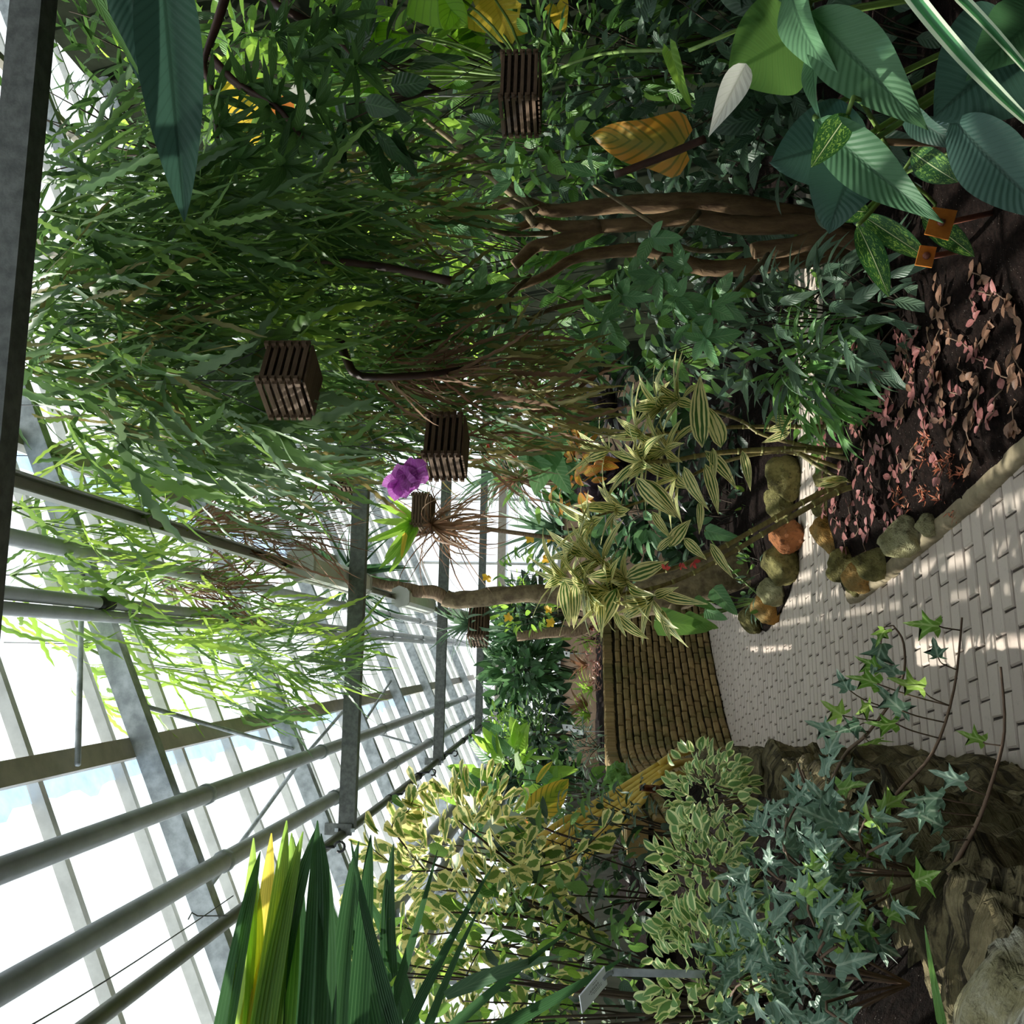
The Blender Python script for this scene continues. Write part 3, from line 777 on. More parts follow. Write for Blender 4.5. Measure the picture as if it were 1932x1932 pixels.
bms = [brick_mesh(.188, .061, .11, i) for i in range(6)]; bme = [mesh('brick', v, f, M['brick']) for v, f in bms]
sms = [brick_mesh(.064, .11, .2, i+20) for i in range(4)]; sme = [mesh('coping_brick', v, f, M['brick']) for v, f in sms]
s_vis = next(cum[i] for i, p in enumerate(wc) if p.y > 9.75)
s_end = next(cum[i] for i, p in enumerate(wc) if p.y > 13.0)
jv, jf = [], []
def place_brick(ms, mes, s, z, name, dy):
    p, a = at_s(s); nrm = Vector((math.sin(a), -math.cos(a)))
    q = p - nrm*(dy - rnd.uniform(-.006, .008)); i = rnd.randrange(len(ms))
    if s_vis <= s <= s_end:
        o = link(name, mes[i], bw, (q.x, q.y, z)); o.rotation_euler = (rnd.uniform(-.02,.02), rnd.uniform(-.02,.02), a)
    else:
        m = Matrix.Translation((q.x, q.y, z)) @ Matrix.Rotation(a, 4, 'Z'); b = len(jv)
        jv.extend(m @ Vector(v) for v in ms[i][0]); jf.extend(tuple(k_+b for k_ in f) for f in ms[i][1])
for c in range(15):
    s = (0 if c % 2 else .108)
    while s < cum[-1]-.1:
        place_brick(bms, bme, s, .045+c*.0775+rnd.uniform(-.003,.003), 'brick', .055); s += .217
s = 0
while s < cum[-1]-.05:
    place_brick(sms, sme, s, 1.16+.09+rnd.uniform(-.006,.004), 'coping_brick', .1); s += .0755
o = link('side_bricks', mesh('side_bricks', jv, jf, M['brick']), bw); o['kind'] = 'stuff'
# moss cushions on the near end of the brick wall
for i, (s, w_) in enumerate(((1.2, .5), (2.2, .55))):
    p, a = at_s(s)
    me = bpy.data.meshes.new('moss_cushion'); bm = bmesh.new(); bmesh.ops.create_icosphere(bm, subdivisions=4, radius=1)
    for v in bm.verts:
        v.co *= 1+.25*noise.noise(v.co*4+Vector((i, 0, 0)))+.06*noise.noise(v.co*22)
        v.co = Vector((v.co.x*w_, v.co.y*.13, v.co.z*.10))
    bm.to_mesh(me); bm.free(); me.materials.append(M['moss']); me.polygons.foreach_set('use_smooth', [True]*len(me.polygons))
    o = link('moss_cushion', me, None, (p.x-.02, p.y, 1.27)); o.rotation_euler = (0, 0, a)
    tag(o, 'bright green moss cushion on the brick wall top, ' + ('nearer the hose' if i == 0 else 'farther from the hose'), 'moss')

# layered stone wall beside the path
def block(name, plan, z0, zt, mat, label, seed, amp=.05, cuts=12, strat=26):
    bm = bmesh.new(); bmesh.ops.create_cube(bm, size=1); bmesh.ops.subdivide_edges(bm, edges=bm.edges[:], cuts=cuts, use_grid_fill=True)
    (rn, rf, lf, ln) = [Vector(p) for p in plan]; znear, zfar = zt
    cx = sum((Vector(p) for p in plan), Vector((0, 0)))/4
    for v in bm.verts:
        a, b, c = v.co.x+.5, v.co.y+.5, v.co.z+.5       # a: 0 left 1 right, b: 0 near 1 far
        rb = .10                                       # worn arris
        p = (ln*(1-a)+rn*a)*(1-b) + (lf*(1-a)+rf*a)*b
        z = z0 + c*((znear*(1-b)+zfar*b)-z0)
        out = Vector((p.x-cx.x, p.y-cx.y, 0)); out.normalize()
        edge = max(0, c-.85)/.15
        sgn = 1 if a > .99 else -1 if a < .01 else 0
        q = Vector((p.x, p.y, z))
        lay = math.floor(z*strat*.5 + 1.5*noise.noise(Vector((p.x*1.5, p.y*1.0, seed))))
        step = noise.noise(Vector((lay*3.7, p.y*1.3, seed)))*amp*.8
        nn = noise.fractal(q*5+Vector((seed*3, 0, 0)), 1.0, 2.0, 4)*amp
        if sgn: q.x += sgn*(nn+step) - sgn*.035*edge*edge
        if b < .01 or b > .99: q.y += (1 if b > .5 else -1)*(nn*.7+step*.6)
        if c > .99:
            q.z += nn*.7 - .07*max(0, a-.85)/.15*.6 + .018*math.sin(q.y*42+3*noise.noise(q*3)+q.x*4)
        v.co = q
    me = bpy.data.meshes.new(name); bm.to_mesh(me); bm.free(); me.materials.append(mat)
    me.polygons.foreach_set('use_smooth', [True]*len(me.polygons))
    o = link(name, me); tag(o, label, 'stone', 'layered stones of the low wall'); return o
B = block
B('wall_stone', [(-.39,.7), (-.40,1.58), (-.95,1.58), (-.92,.7)], .44, (1.0,.97), M['strata2'], 'pale lichen-covered wall stone nearest the camera, below the ivy', 1, amp=.06, cuts=36)
B('wall_stone', [(-.365,1.62), (-.38,3.05), (-.9,3.05), (-.9,1.62)], .44, (.90,.76), M['strata'], 'brown wall stone in the middle of the low wall under ivy runners', 2, amp=.07, cuts=36)
B('wall_stone', [(-.385,3.10), (-.47,5.5), (-1.0,5.5), (-.95,3.10)], .36, (.68,.58), M['strata'], 'long ridged grey wall stone below the cream-edged creeper', 3, amp=.06, cuts=38)
B('wall_stone', [(-.48,5.55), (-.74,8.3), (-1.12,8.3), (-.98,5.55)], -.02, (.60,.72), M['strata'], 'far ridged wall stone against the brick wall', 4, cuts=20)
B('wall_stone', [(-.30,.9), (-.335,3.3), (-.9,3.3), (-.9,.9)], -.02, (.43,.43), M['strata'], 'dark lower wall stone at the near end of the path', 5, amp=.06, cuts=34)
B('wall_stone', [(-.34,3.34), (-.46,5.5), (-.98,5.5), (-.9,3.34)], -.02, (.35,.35), M['strata'], 'dark lower wall stone under the long ridged one', 6, cuts=18)

# edging stones of the beds
def rock(loc, size, mat, label, seed, rot=0, flat=0.0):
    bm = bmesh.new(); bmesh.ops.create_icosphere(bm, subdivisions=4, radius=1)
    rr = random.Random(seed)
    planes = [(Vector((rr.uniform(-1,1), rr.uniform(-1,1), rr.uniform(-.3,1))).normalized(), rr.uniform(.55,.85)) for _ in range(7)]
    for v in bm.verts:
        for n_, d in planes:
            e = v.co.dot(n_)-d
            if e > 0: v.co -= n_*e*.85
        v.co *= 1 + .13*noise.noise(v.co*2.2+Vector((seed*5, 0, 0))) + .05*noise.noise(v.co*7+Vector((0, seed, 0))) + .02*noise.noise(v.co*19)
        v.co = Vector((v.co.x*size[0], v.co.y*size[1], v.co.z*size[2]))
    me = bpy.data.meshes.new('edging_stone'); bm.to_mesh(me); bm.free(); me.materials.append(M[mat])
    me.polygons.foreach_set('use_smooth', [True]*len(me.polygons))
    o = link('edging_stone', me, None, loc); o.rotation_euler = (0, 0, rot)
    return tag(o, label, 'stone', 'bed edging stones')
def rk(x, y, zc, size, mat, label, seed, rot=0):
    p = G(x, y, zc); rock((p.x, p.y, zc), size, mat, label, seed, rot)
rk(1568, 1012, .10, (.14,.12,.13), 'rockochre', 'large ochre split stone at the tip of the island bed', 1, .4)
rk(1594, 1062, .08, (.12,.11,.12), 'rockmoss', 'rough mossy dark stone between the ochre and the striped stones', 2)
rk(1622, 1082, .07, (.09,.11,.10), 'rockochre', 'small broken stone with an ochre face at the kerb end', 3, 1)
rk(1648, 1062, .08, (.08,.11,.11), 'rockmoss', 'ridged mossy stone with a tan broken face', 4, .6)
rk(1700, 1012, .09, (.10,.11,.11), 'rockgrey', 'rounded pale green cracked stone on the kerb', 5)
rk(1612, 1100, .05, (.08,.09,.07), 'rockmoss', 'low dark stone at the very tip of the kerb', 21)
rk(1746, 992, .06, (.055,.06,.055), 'rockgrey', 'smallest round stone on the kerb near the pink foliage', 6)
rk(1555, 950, .06, (.10,.10,.08), 'rockmoss', 'low crumbly mossy stone on the far edge of the island behind the ochre one', 7)
rk(1556, 900, .05, (.10,.08,.07), 'rockmoss', 'low mossy stone on the far edge of the island under the leaning canes', 8)
rk(1555, 850, .05, (.11,.09,.07), 'rockmoss', 'low rubble stone on the far edge of the island among the cane bases', 9)
rk(1555, 790, .05, (.12,.09,.08), 'rockmoss', 'low stone on the far edge of the island near the narrow-leaved plant', 10)
rk(1478, 905, .10, (.18,.16,.16), 'rockmoss', 'big mossy stone across the side path behind the canes', 11, .3)
rk(1472, 955, .09, (.16,.15,.15), 'rockmoss', 'mossy boulder beside the red-brown stone across the side path', 12, 1)
rk(1484, 1012, .10, (.12,.15,.13), 'rockred', 'flat red-brown stone standing at the far bed edge', 13, .2)
rk(1475, 1070, .10, (.17,.17,.15), 'rockmoss', 'round lichen-spotted stone at the far bed edge below the tree trunk', 14)
rk(1458, 1112, .09, (.13,.13,.12), 'rockgrey', 'grey-green stone between the round stone and the ochre corner stone', 15)
rk(1446, 1148, .09, (.15,.14,.13), 'rockochre', 'ochre faced stone at the corner of the far bed', 16, .8)
rk(1416, 1166, .09, (.15,.15,.13), 'rockmoss', 'last mossy stone of the far bed towards the brick wall', 17)

# ================================================================== PLANT BUILDERS
def strap_mesh(mat, seed, wid, out, n=10, notch=.55, curl=0.25):
    rr = random.Random(seed*13+5); vs, uv, fs = [], [], []
    ph, ph2 = rr.uniform(0, 6), rr.uniform(0, 6); tw0, tw1 = rr.uniform(-1.5, 1.5), rr.uniform(-1.2, 1.2)
    lift = rr.uniform(0, .12)
    cen = []
    for i in range(n+1):
        t = i/n
        cen.append(Vector((curl*.3*math.sin(2.6*t+ph)*t, out*(1-(1-t)**2.0)+.05*math.sin(4*t+ph2)*t, -t*(.9+.1*t) + lift*math.sin(math.pi*min(1, t*2.2))*(1-t))))
    for i, c in enumerate(cen):
        t = i/n
        d = (cen[min(i+1, n)]-cen[max(i-1, 0)]).normalized()
        s = d.cross(Vector((math.cos(tw0+tw1*t), math.sin(tw0+tw1*t), .1))).normalized()
        w = wid/2*min(1, t*8+.25)*(1-t**6*.9)
        z1 = 1+notch*((i % 2)*2-1)*.6; z2 = 1-notch*((i % 2)*2-1)*.6
        nr = s.cross(d)*w*.25
        for q, u in ((c+s*w*z1, 0), (c+nr, .5), (c-s*w*z2, 1)): vs.append(q); uv.append((u, t))
    for i in range(n):
        for j in range(2):
            a = i*3+j; fs.append((a, a+1, a+4, a+3))
    return mesh('stem', vs, fs, mat, True, uv)
_straps = {}
def straps(matname, wid):
    key = (matname, wid)
    if key not in _straps:
        _straps[key] = [strap_mesh(M[matname], i, wid*(.8+.08*i), [.05,.12,.2,.3,.42,.55,.1][i], n=[13,15,14,16,13,15,17][i]) for i in range(7)]
    return _straps[key]
def hanging(label, top, n, length, mats, spread=.12, wid=.05, group='hanging leafy cactuses', name='hanging_cactus', cat='plant', core=True, seg=(.20, .42), k=1.7, sag=.85):
    top = Vector(top); t = empty(name, top, label, cat, group)
    for i in range(min(298, int(n*k))):
        mn = mats[rnd.randrange(len(mats))]
        ss = straps(mn, wid); me = ss[rnd.randrange(len(ss))]
        a = rnd.uniform(0, 6.283); f = rnd.random()**1.15
        rr = spread*math.sqrt(rnd.random())*(.55+.9*math.sin(math.pi*min(1, f+.15)))
        o = bpy.data.objects.new('stem', me); C.objects.link(o); o.parent = t
        o.location = (rr*math.cos(a), rr*math.sin(a), -f*length*sag)
        o.rotation_euler = (rnd.gauss(0, .38), rnd.gauss(0, .38), a-1.57+rnd.uniform(-1.2, 1.2))
        sc = rnd.uniform(*seg); o.scale = (sc, sc, sc)
    if core:
        tube('hanging_wire', [top, top+Vector((0, 0, .4))], .003, M['wire'], t, 4)
        for i in range(5):
            a = i*1.3; tube('main_stem', smoothpath([top, top+Vector((spread*.4*math.cos(a), spread*.4*math.sin(a), -length*.3)), top+Vector((spread*.6*math.cos(a), spread*.6*math.sin(a), -length*.85))], 3), [.006, .005, .004, .004, .003, .003, .002], M['twiggreen'], t, 5)
    return t
def shrub(name, label, center, rad, n, meshes, size, base=None, stems=5, bias=(0,0,.2), stemmat='twig', group=None, cat='plant', shell=.55, stemr=.006, out=.8, leafname='leaf'):
    c = Vector(center); b = Vector(base) if base is not None else c - Vector((0, 0, rad[2]*1.1))
    t = empty(name, b, label, cat, group)
    for i in range(stems):
        d = rdir(-.3, 1); e = c + Vector((d.x*rad[0], d.y*rad[1], d.z*rad[2]))*.75
        m = b.lerp(e, .5) + Vector((rnd.uniform(-.1,.1)*rad[0], rnd.uniform(-.1,.1)*rad[1], .12*rad[2]))
        pts = smoothpath([b, m, e], 3); tube('stem', pts, [stemr*(1-.7*k_/(len(pts)-1)) for k_ in range(len(pts))], M[stemmat], t, 5)
    bi = Vector(bias)
    for i in range(n):
        d = rdir(); k_ = shell + (1-shell)*rnd.random()**.6
        p = c + Vector((d.x*rad[0], d.y*rad[1], d.z*rad[2]))*k_
        p.x = min(p.x, XR-.3); p.z = max(p.z, .06)
        if p.z > rz(p.x)-.15: p.z = rz(p.x)-.15-rnd.random()*.4
        dr = d*out + rdir()*.55 + bi
        put(meshes[rnd.randrange(len(meshes))], t, p, dr, Vector((0, 0, 1))+rdir()*.5 + Vector((0, -.25, 0)), rnd.uniform(*size), rnd.uniform(-.5, .5), leafname)
    return t
def rosette(name, label, base, n, me_list, size, lean=(.35, 1.3), group=None, cat='plant', stemh=0, leafname='leaf', az=(0, 6.283)):
    b = Vector(base); t = empty(name, b, label, cat, group)
    for i in range(n):
        a = az[0] + (az[1]-az[0])*((i*.382) % 1.0) + rnd.uniform(-.25, .25); th = lean[0]+(lean[1]-lean[0])*(i+.5)/n
        d = Vector((math.sin(th)*math.cos(a), math.sin(th)*math.sin(a), math.cos(th)))
        up = Vector((-math.cos(th)*math.cos(a), -math.cos(th)*math.sin(a), math.sin(th)))
        put(me_list[i % len(me_list)], t, b+d*.01+Vector((0, 0, stemh*(1-i/n))), d, up, rnd.uniform(*size), rnd.uniform(-.3, .3), leafname)
    return t
def whorl(parent, p, axis, n, meshes, size, spread=(.6, 1.3), leafname='leaf'):
    axis = Vector(axis).normalized(); s = axis.orthogonal().normalized(); q = axis.cross(s)
    for i in range(n):
        a = i*2.4+rnd.uniform(-.3, .3); th = rnd.uniform(*spread)
        d = axis*math.cos(th) + (s*math.cos(a)+q*math.sin(a))*math.sin(th)
        put(meshes[rnd.randrange(len(meshes))], parent, Vector(p)-axis*rnd.uniform(0, .05), d, axis+Vector((0, 0, .6)), rnd.uniform(*size), rnd.uniform(-.3,.3), leafname)

LF = {}
LF['cane'] = leafset('cane_leaf', 'lance', M['stripe'], .27, 5, droop=.7, wave=.03)
LF['ficus'] = leafset('fig_leaf', 'obov', M['ficus'], .72, 5, droop=.3, fold=.15, n=6)
LF['ficusg'] = leafset('fig_leaf', 'obov', M['bush'], .72, 3, droop=.3, fold=.15, n=6)
LF['pep'] = leafset('creeper_leaf', 'oval', M['pepero'], .62, 4, droop=.5, fold=.3, n=6)
LF['oval'] = leafset('oval_leaf', 'oval', M['oval'], .40, 5, droop=.5, wave=.03)
LF['ovaldark'] = leafset('oval_leaf', 'oval', M['ovaldark'], .44, 4, droop=.5, wave=.03)
LF['bush'] = leafset('bush_leaf', 'oval', M['bush'], .42, 4, droop=.5)
LF['bushlime'] = leafset('bush_leaf', 'oval', M['bushlime'], .42, 4, droop=.5)
LF['bushdark'] = leafset('bush_leaf', 'oval', M['bushdark'], .40, 4, droop=.6)
LF['lance'] = leafset('lance_leaf', 'lance', M['lance'], .20, 4, droop=.8)
LF['lancelime'] = leafset('lance_leaf', 'lance', M['bushlime'], .20, 4, droop=.8)  # backlight of the rear crowns is put into the lime colour
LF['lancegrey'] = leafset('lance_leaf', 'lance', M['lancegrey'], .22, 4, droop=.7)
LF['lancebright'] = leafset('narrow_leaf', 'lance', M['lancebright'], .16, 4, droop=.9)
LF['pink'] = leafset('pink_leaf', 'oval', M['pink'], .6, 4, droop=.4, n=5)
LF['pinkb'] = leafset('brown_pink_leaf', 'oval', M['pinkbrown'], .55, 4, droop=.4, n=5)
LF['sedum'] = leafset('stonecrop_leaf', 'lance', M['sedum'], .28, 3, droop=.3, n=4)
LF['purple'] = leafset('dark_purple_leaf', 'strap', M['purple'], .3, 4, droop=.7)
LF['taro'] = leafset('taro_leaf', 'heart', M['taro'], .85, 4, droop=.4, wave=.02, lobe=.22, n=8)
LF['heart'] = leafset('heart_leaf', 'heart', M['bushlime'], .75, 4, droop=.4, lobe=.2)
LF['heartdark'] = leafset('heart_leaf', 'heart', M['oval'], .75, 4, droop=.4, lobe=.2)
LF['ribbed'] = leafset('ribbed_leaf', 'oval', M['ribbed'], .42, 3, droop=.35, wave=.03, n=12, cols=4)
LF['croton'] = leafset('croton_leaf', 'oval', M['croton'], .4, 3, droop=.5)
LF['blue'] = leafset('strap_leaf', 'strap', M['bluegreen'], .09, 3, droop=1.0)
LF['greenstrap'] = leafset('strap_leaf', 'blade', M['palm'], .09, 3, droop=1.0)
LF['limestrap'] = leafset('strap_leaf', 'strap', M['bushlime'], .12, 3, droop=.8)
LF['dry'] = leafset('dry_leaf', 'blade', M['drybrown'], .05, 3, droop=1.2)
LF['brom'] = leafset('bromeliad_leaf', 'strap', simple_brom if False else M['drybrown'], .14, 3, droop=.8)
LF['pinkground'] = leafset('pink_leaf', 'lance', M['pinkground'], .3, 3, droop=.4, n=3, cols=1)
ivy_g = [ivy_leaf(M['ivy'], i, .35+.1*i, .8+.1*i) for i in range(5)]
ivy_l = [ivy_leaf(M['ivylime'], i+9, .35, .9) for i in range(3)]

# ================================================================== LEFT BED
# fan palm in the near corner
t = empty('fan_palm', S(600, 2060, 2.5), 'large pleated fan palm leaf with long pointed folds, some coloured yellow as sun glow', 'plant')
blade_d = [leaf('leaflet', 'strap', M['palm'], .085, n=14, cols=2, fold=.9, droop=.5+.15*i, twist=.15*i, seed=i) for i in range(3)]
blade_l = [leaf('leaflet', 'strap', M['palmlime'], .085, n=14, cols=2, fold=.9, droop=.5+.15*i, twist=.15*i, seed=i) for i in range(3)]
blade_y = leaf('leaflet', 'strap', M['palmglow'], .085, n=14, cols=2, fold=.9, droop=.6, seed=1)
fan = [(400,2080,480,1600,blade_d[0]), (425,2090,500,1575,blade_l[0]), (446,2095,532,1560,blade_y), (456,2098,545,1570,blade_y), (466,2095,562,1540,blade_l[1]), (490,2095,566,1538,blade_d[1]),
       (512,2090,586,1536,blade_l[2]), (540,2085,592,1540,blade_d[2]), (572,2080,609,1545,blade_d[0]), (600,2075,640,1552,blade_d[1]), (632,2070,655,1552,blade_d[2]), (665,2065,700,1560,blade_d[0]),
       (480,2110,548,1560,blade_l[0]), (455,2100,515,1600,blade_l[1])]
for i, (a, b, c, d, me) in enumerate(fan):
    hero(me, t, S(a, b, 2.55+.02*(i % 3)), S(c, d, 2.62+.03*(i % 4)), roll=rnd.uniform(-25, 25), wx=1.15, name='leaflet')
for a, b, c, d in ((730,2050,640,1600), (760,2040,700,1580), (790,2040,730,1650), (700,2060,610,1640)):
    hero(blade_d[rnd.randrange(3)], t, S(a, b, 2.75), S(c, d, 2.9), roll=rnd.uniform(-40, 40), wx=1.3, name='leaflet')
# long strap leaves reaching in from the corner
t = empty('strap_leaf_plant', S(900, 2050, 2.4), 'long arching dark strap leaves reaching across the yellow-edged shrub', 'plant')
sl = leaf('strap_leaf', 'blade', M['palm'], .06, n=14, cols=2, fold=.5, droop=.35)
sl2 = leaf('strap_leaf', 'blade', M['bluegreen'], .10, n=14, cols=2, fold=.4, droop=.5, seed=3)
for a, b, c, d, me, w in ((740,2000,930,1595,sl,1), (700,2010,845,1585,sl,1), (800,1990,1095,1712,sl,1), (820,2000,1225,1800,sl,1.2), (840,1880,1090,1766,sl2,1.1), (780,2020,905,1665,sl,1), (760,1990,640,1560,sl,1.2)):
    hero(me, t, S(a, b, 2.45), S(c, d, 2.75), roll=rnd.uniform(-30, 30), wx=w, name='strap_leaf')
# yellow-edged fig shrub
t = shrub('variegated_fig', 'yellow-edged triangular-leaved fig shrub beside the glazing', S(870, 1690, 4.1), (.42, .35, .40), 235, LF['ficus']+LF['ficus']+LF['ficusg'][:1], (.08, .125), base=S(1120, 1750, 4.1), stems=5, bias=(0, -.3, .1), stemr=.010)
def sprig(t, pts, me, n, size, r=.004, mat='twig', spread=(.7, 1.4)):
    pts = smoothpath(pts, 4); tube('twig', pts, [r*(1-.6*i/(len(pts)-1)) for i in range(len(pts))], M[mat], t, 5)
    for i in range(n):
        k_ = .25 + .75*(i+.5)/n; f = k_*(len(pts)-1); j = min(int(f), len(pts)-2); p = pts[j].lerp(pts[j+1], f-j)
        ax = (pts[j+1]-pts[j]).normalized(); s = ax.orthogonal().normalized(); q = ax.cross(s); a = i*2.5+rnd.uniform(-.4, .4); th = rnd.uniform(*spread)*(1-.3*k_)
        put(me[rnd.randrange(len(me))], t, p, ax*math.cos(th)+(s*math.cos(a)+q*math.sin(a))*math.sin(th), Vector((0, -.5, 1)), rnd.uniform(*size), rnd.uniform(-.4, .4))
sprig(t, [S(800, 1640, 4.0), S(740, 1560, 4.0), S(770, 1530, 4.0), S(790, 1480, 4.0)], LF['ficus'], 9, (.08, .11))
sprig(t, [S(860, 1640, 4.0), S(760, 1640, 4.0), S(690, 1590, 4.0)], LF['ficus'], 16, (.08, .11))
sprig(t, [S(900, 1750, 3.9), S(790, 1760, 3.9), S(660, 1690, 3.9)], LF['ficus'], 16, (.08, .11))
sprig(t, [S(1000, 1640, 3.9), S(1090, 1610, 3.9), S(1170, 1530, 3.9)], LF['ficus'], 8, (.08, .11))
sprig(t, [S(930, 1760, 3.5), S(900, 1800, 3.4), S(880, 1840, 3.3)], LF['ficus'], 12, (.09, .12))
shrub('variegated_fig', 'lower yellow-edged fig shrub tangled behind the strap leaves', S(960, 1790, 3.9), (.36, .3, .28), 220, LF['ficus']+LF['ficusg'][:1], (.08, .12), base=S(1130, 1790, 4.0), stems=4, bias=(0, -.3, .1), stemr=.008)
shrub('variegated_fig', 'yellow-edged fig growth against the heating pipes', S(880, 1600, 4.9), (.34, .3, .32), 200, LF['ficus'], (.09, .13), base=S(1080, 1640, 4.9), stems=8, bias=(0, -.3, .1), stemr=.008)
# leafy fillers of the left bed
B2 = [('small_leaved_shrub', 'dense small-leaved green shrub under the yellow-edged fig', (1080,1700,4.2), (.42,.35,.34), 260, LF['bush']+LF['bushdark'], (.06,.10)),
      ('small_leaved_shrub', 'dark tangle of small leaves behind the white plant label', (1120,1870,3.3), (.34,.3,.30), 200, LF['bushdark']+LF['bush'], (.05,.09)),
      ('small_leaved_shrub', 'thin grey-green twiggy shrub below the yellow hose', (1180,1580,4.7), (.30,.3,.26), 190, LF['lancegrey']+LF['bushdark'], (.05,.09)),
      ('small_leaved_shrub', 'bright green climber at the very corner under the palm', (760,1880,2.9), (.22,.2,.22), 60, LF['bushlime'], (.05,.08)),
      ('small_leaved_shrub', 'green undergrowth at the corner between label and palm', (960,1880,3.3), (.34,.25,.24), 150, LF['bush']+LF['bushlime'], (.05,.09)),
      ('heart_leaved_climber', 'glossy heart-leaved climber against the side glazing', (950,1480,7.4), (.38,.4,.36), 70, LF['heart']+LF['heartdark'], (.14,.24)),
      ('dark_groundcover', 'dark narrow-leaved clump between hose and brick wall', (1080,1510,7.4), (.34,.4,.26), 120, LF['lancegrey']+LF['bush'], (.09,.16)),
      ('dark_groundcover', 'low green clump under the golden broad leaves', (1020,1600,6.0), (.28,.3,.22), 90, LF['bush']+LF['lancebright'], (.08,.13))]
for nm, lb, (x, y, Y), rd, n, ml, sz in B2:
    c_ = S(x, y, Y); shrub(nm, lb, c_, rd, n, ml, sz, base=(c_.x, c_.y, (left_z(c_.x, c_.y, .5) if Y < 5.6 else 1.25)), stems=8, bias=(0, -.2, .25), shell=.3)
# broad golden leaves
t = empty('broad_leaf_plant', S(1110, 1590, 5.3), 'broad golden and silver leaves on dark stalks rising behind the hose', 'plant')
gl = leaf('broad_leaf', 'oval', M['goldlime'], .42, n=12, cols=4, fold=.35, droop=.5, wave=.02)
sv = leaf('broad_leaf', 'oval', M['silver'], .75, n=12, cols=4, fold=.1, droop=.5, wave=.02)
hero(gl, t, S(994, 1543, 5.3), S(1072, 1478, 5.2), wx=1.25, roll=15); hero(gl, t, S(996, 1545, 5.3), S(1010, 1480, 5.6), wx=.8, roll=60)
hero(sv, t, S(985, 1538, 5.3), S(915, 1612, 5.1), wx=1.0)
hero(leaf('broad_leaf', 'oval', M['orange'], .4, n=8, cols=3, droop=.4), t, S(994, 1545, 5.3), S(974, 1585, 5.2), wx=1)
hero(gl, t, S(1012, 1478, 6), S(1040, 1432, 6), wx=.6, roll=-30)
for a, b in ((994, 1543), (985, 1538), (996, 1545)):
    tube('stalk', smoothpath([S(1110, 1590, 5.3), S(1040, 1568, 5.3), S(a, b, 5.3)], 3), .006, M['redcane'], t, 6)
# cream-edged creeper spilling over the stone
for lb, (x, y, Y), rd, n in (('cream-edged creeper spilling over the long ridged stone', (1340,1500,3.7), (.17,.3,.15), 270),
                             ('cream-edged creeper in the middle of the bed behind the ivy', (1330,1660,3.1), (.20,.25,.15), 280),
                             ('cream-edged creeper around the post of the white label', (1340,1850,2.8), (.22,.22,.16), 280)):
    shrub('cream_edged_creeper', lb, S(x, y, Y), rd, n, LF['pep'], (.040,.062), stems=10, bias=(.15, -.3, .1), stemmat='vine', stemr=.004, group='cream-edged creepers', shell=.4)
# ivy
for lb, (x, y, Y), rd, n, lime in (('grey-green ivy clump over the middle stone', (1560,1560,2.5), (.16,.2,.14), 48, .1),
                                   ('ivy clump with bright lime young leaves beside the lichen stone', (1640,1650,2.25), (.15,.16,.14), 55, .35),
                                   ('grey-green ivy clump below the cream-edged creeper', (1500,1700,2.45), (.22,.2,.14), 58, .08),
                                   ('ivy clump at the near corner above the lichen stone', (1560,1850,2.15), (.20,.16,.16), 58, .12),
                                   ('dark ivy at the foot of the white label post', (1430,1820,2.6), (.2,.2,.12), 55, .1)):
    c = S(x, y, Y); t = empty('ivy', c-Vector((0, 0, rd[2])), lb, 'ivy', 'ivy clumps')
    for i in range(8):
        d = rdir(-.2, .6); tube('runner', smoothpath([c-Vector((0, 0, rd[2])), c+Vector((d.x*rd[0]*.5, d.y*rd[1]*.5, .02)), c+Vector((d.x*rd[0], d.y*rd[1], d.z*rd[2]))], 3), .003, M['vine'], t, 5)
    for i in range(n):
        d = rdir(-.5, 1); p = c+Vector((d.x*rd[0], d.y*rd[1], d.z*rd[2]))*rnd.uniform(.5, 1.05)
        me = ivy_l[rnd.randrange(3)] if rnd.random() < lime else ivy_g[rnd.randrange(5)]
        put(me, t, p, d*.5+rdir()*.6+Vector((.2, -.3, -.2)), Vector((.1, -.7, .7))+rdir()*.4, rnd.uniform(.045, .085), rnd.uniform(-.5, .5))
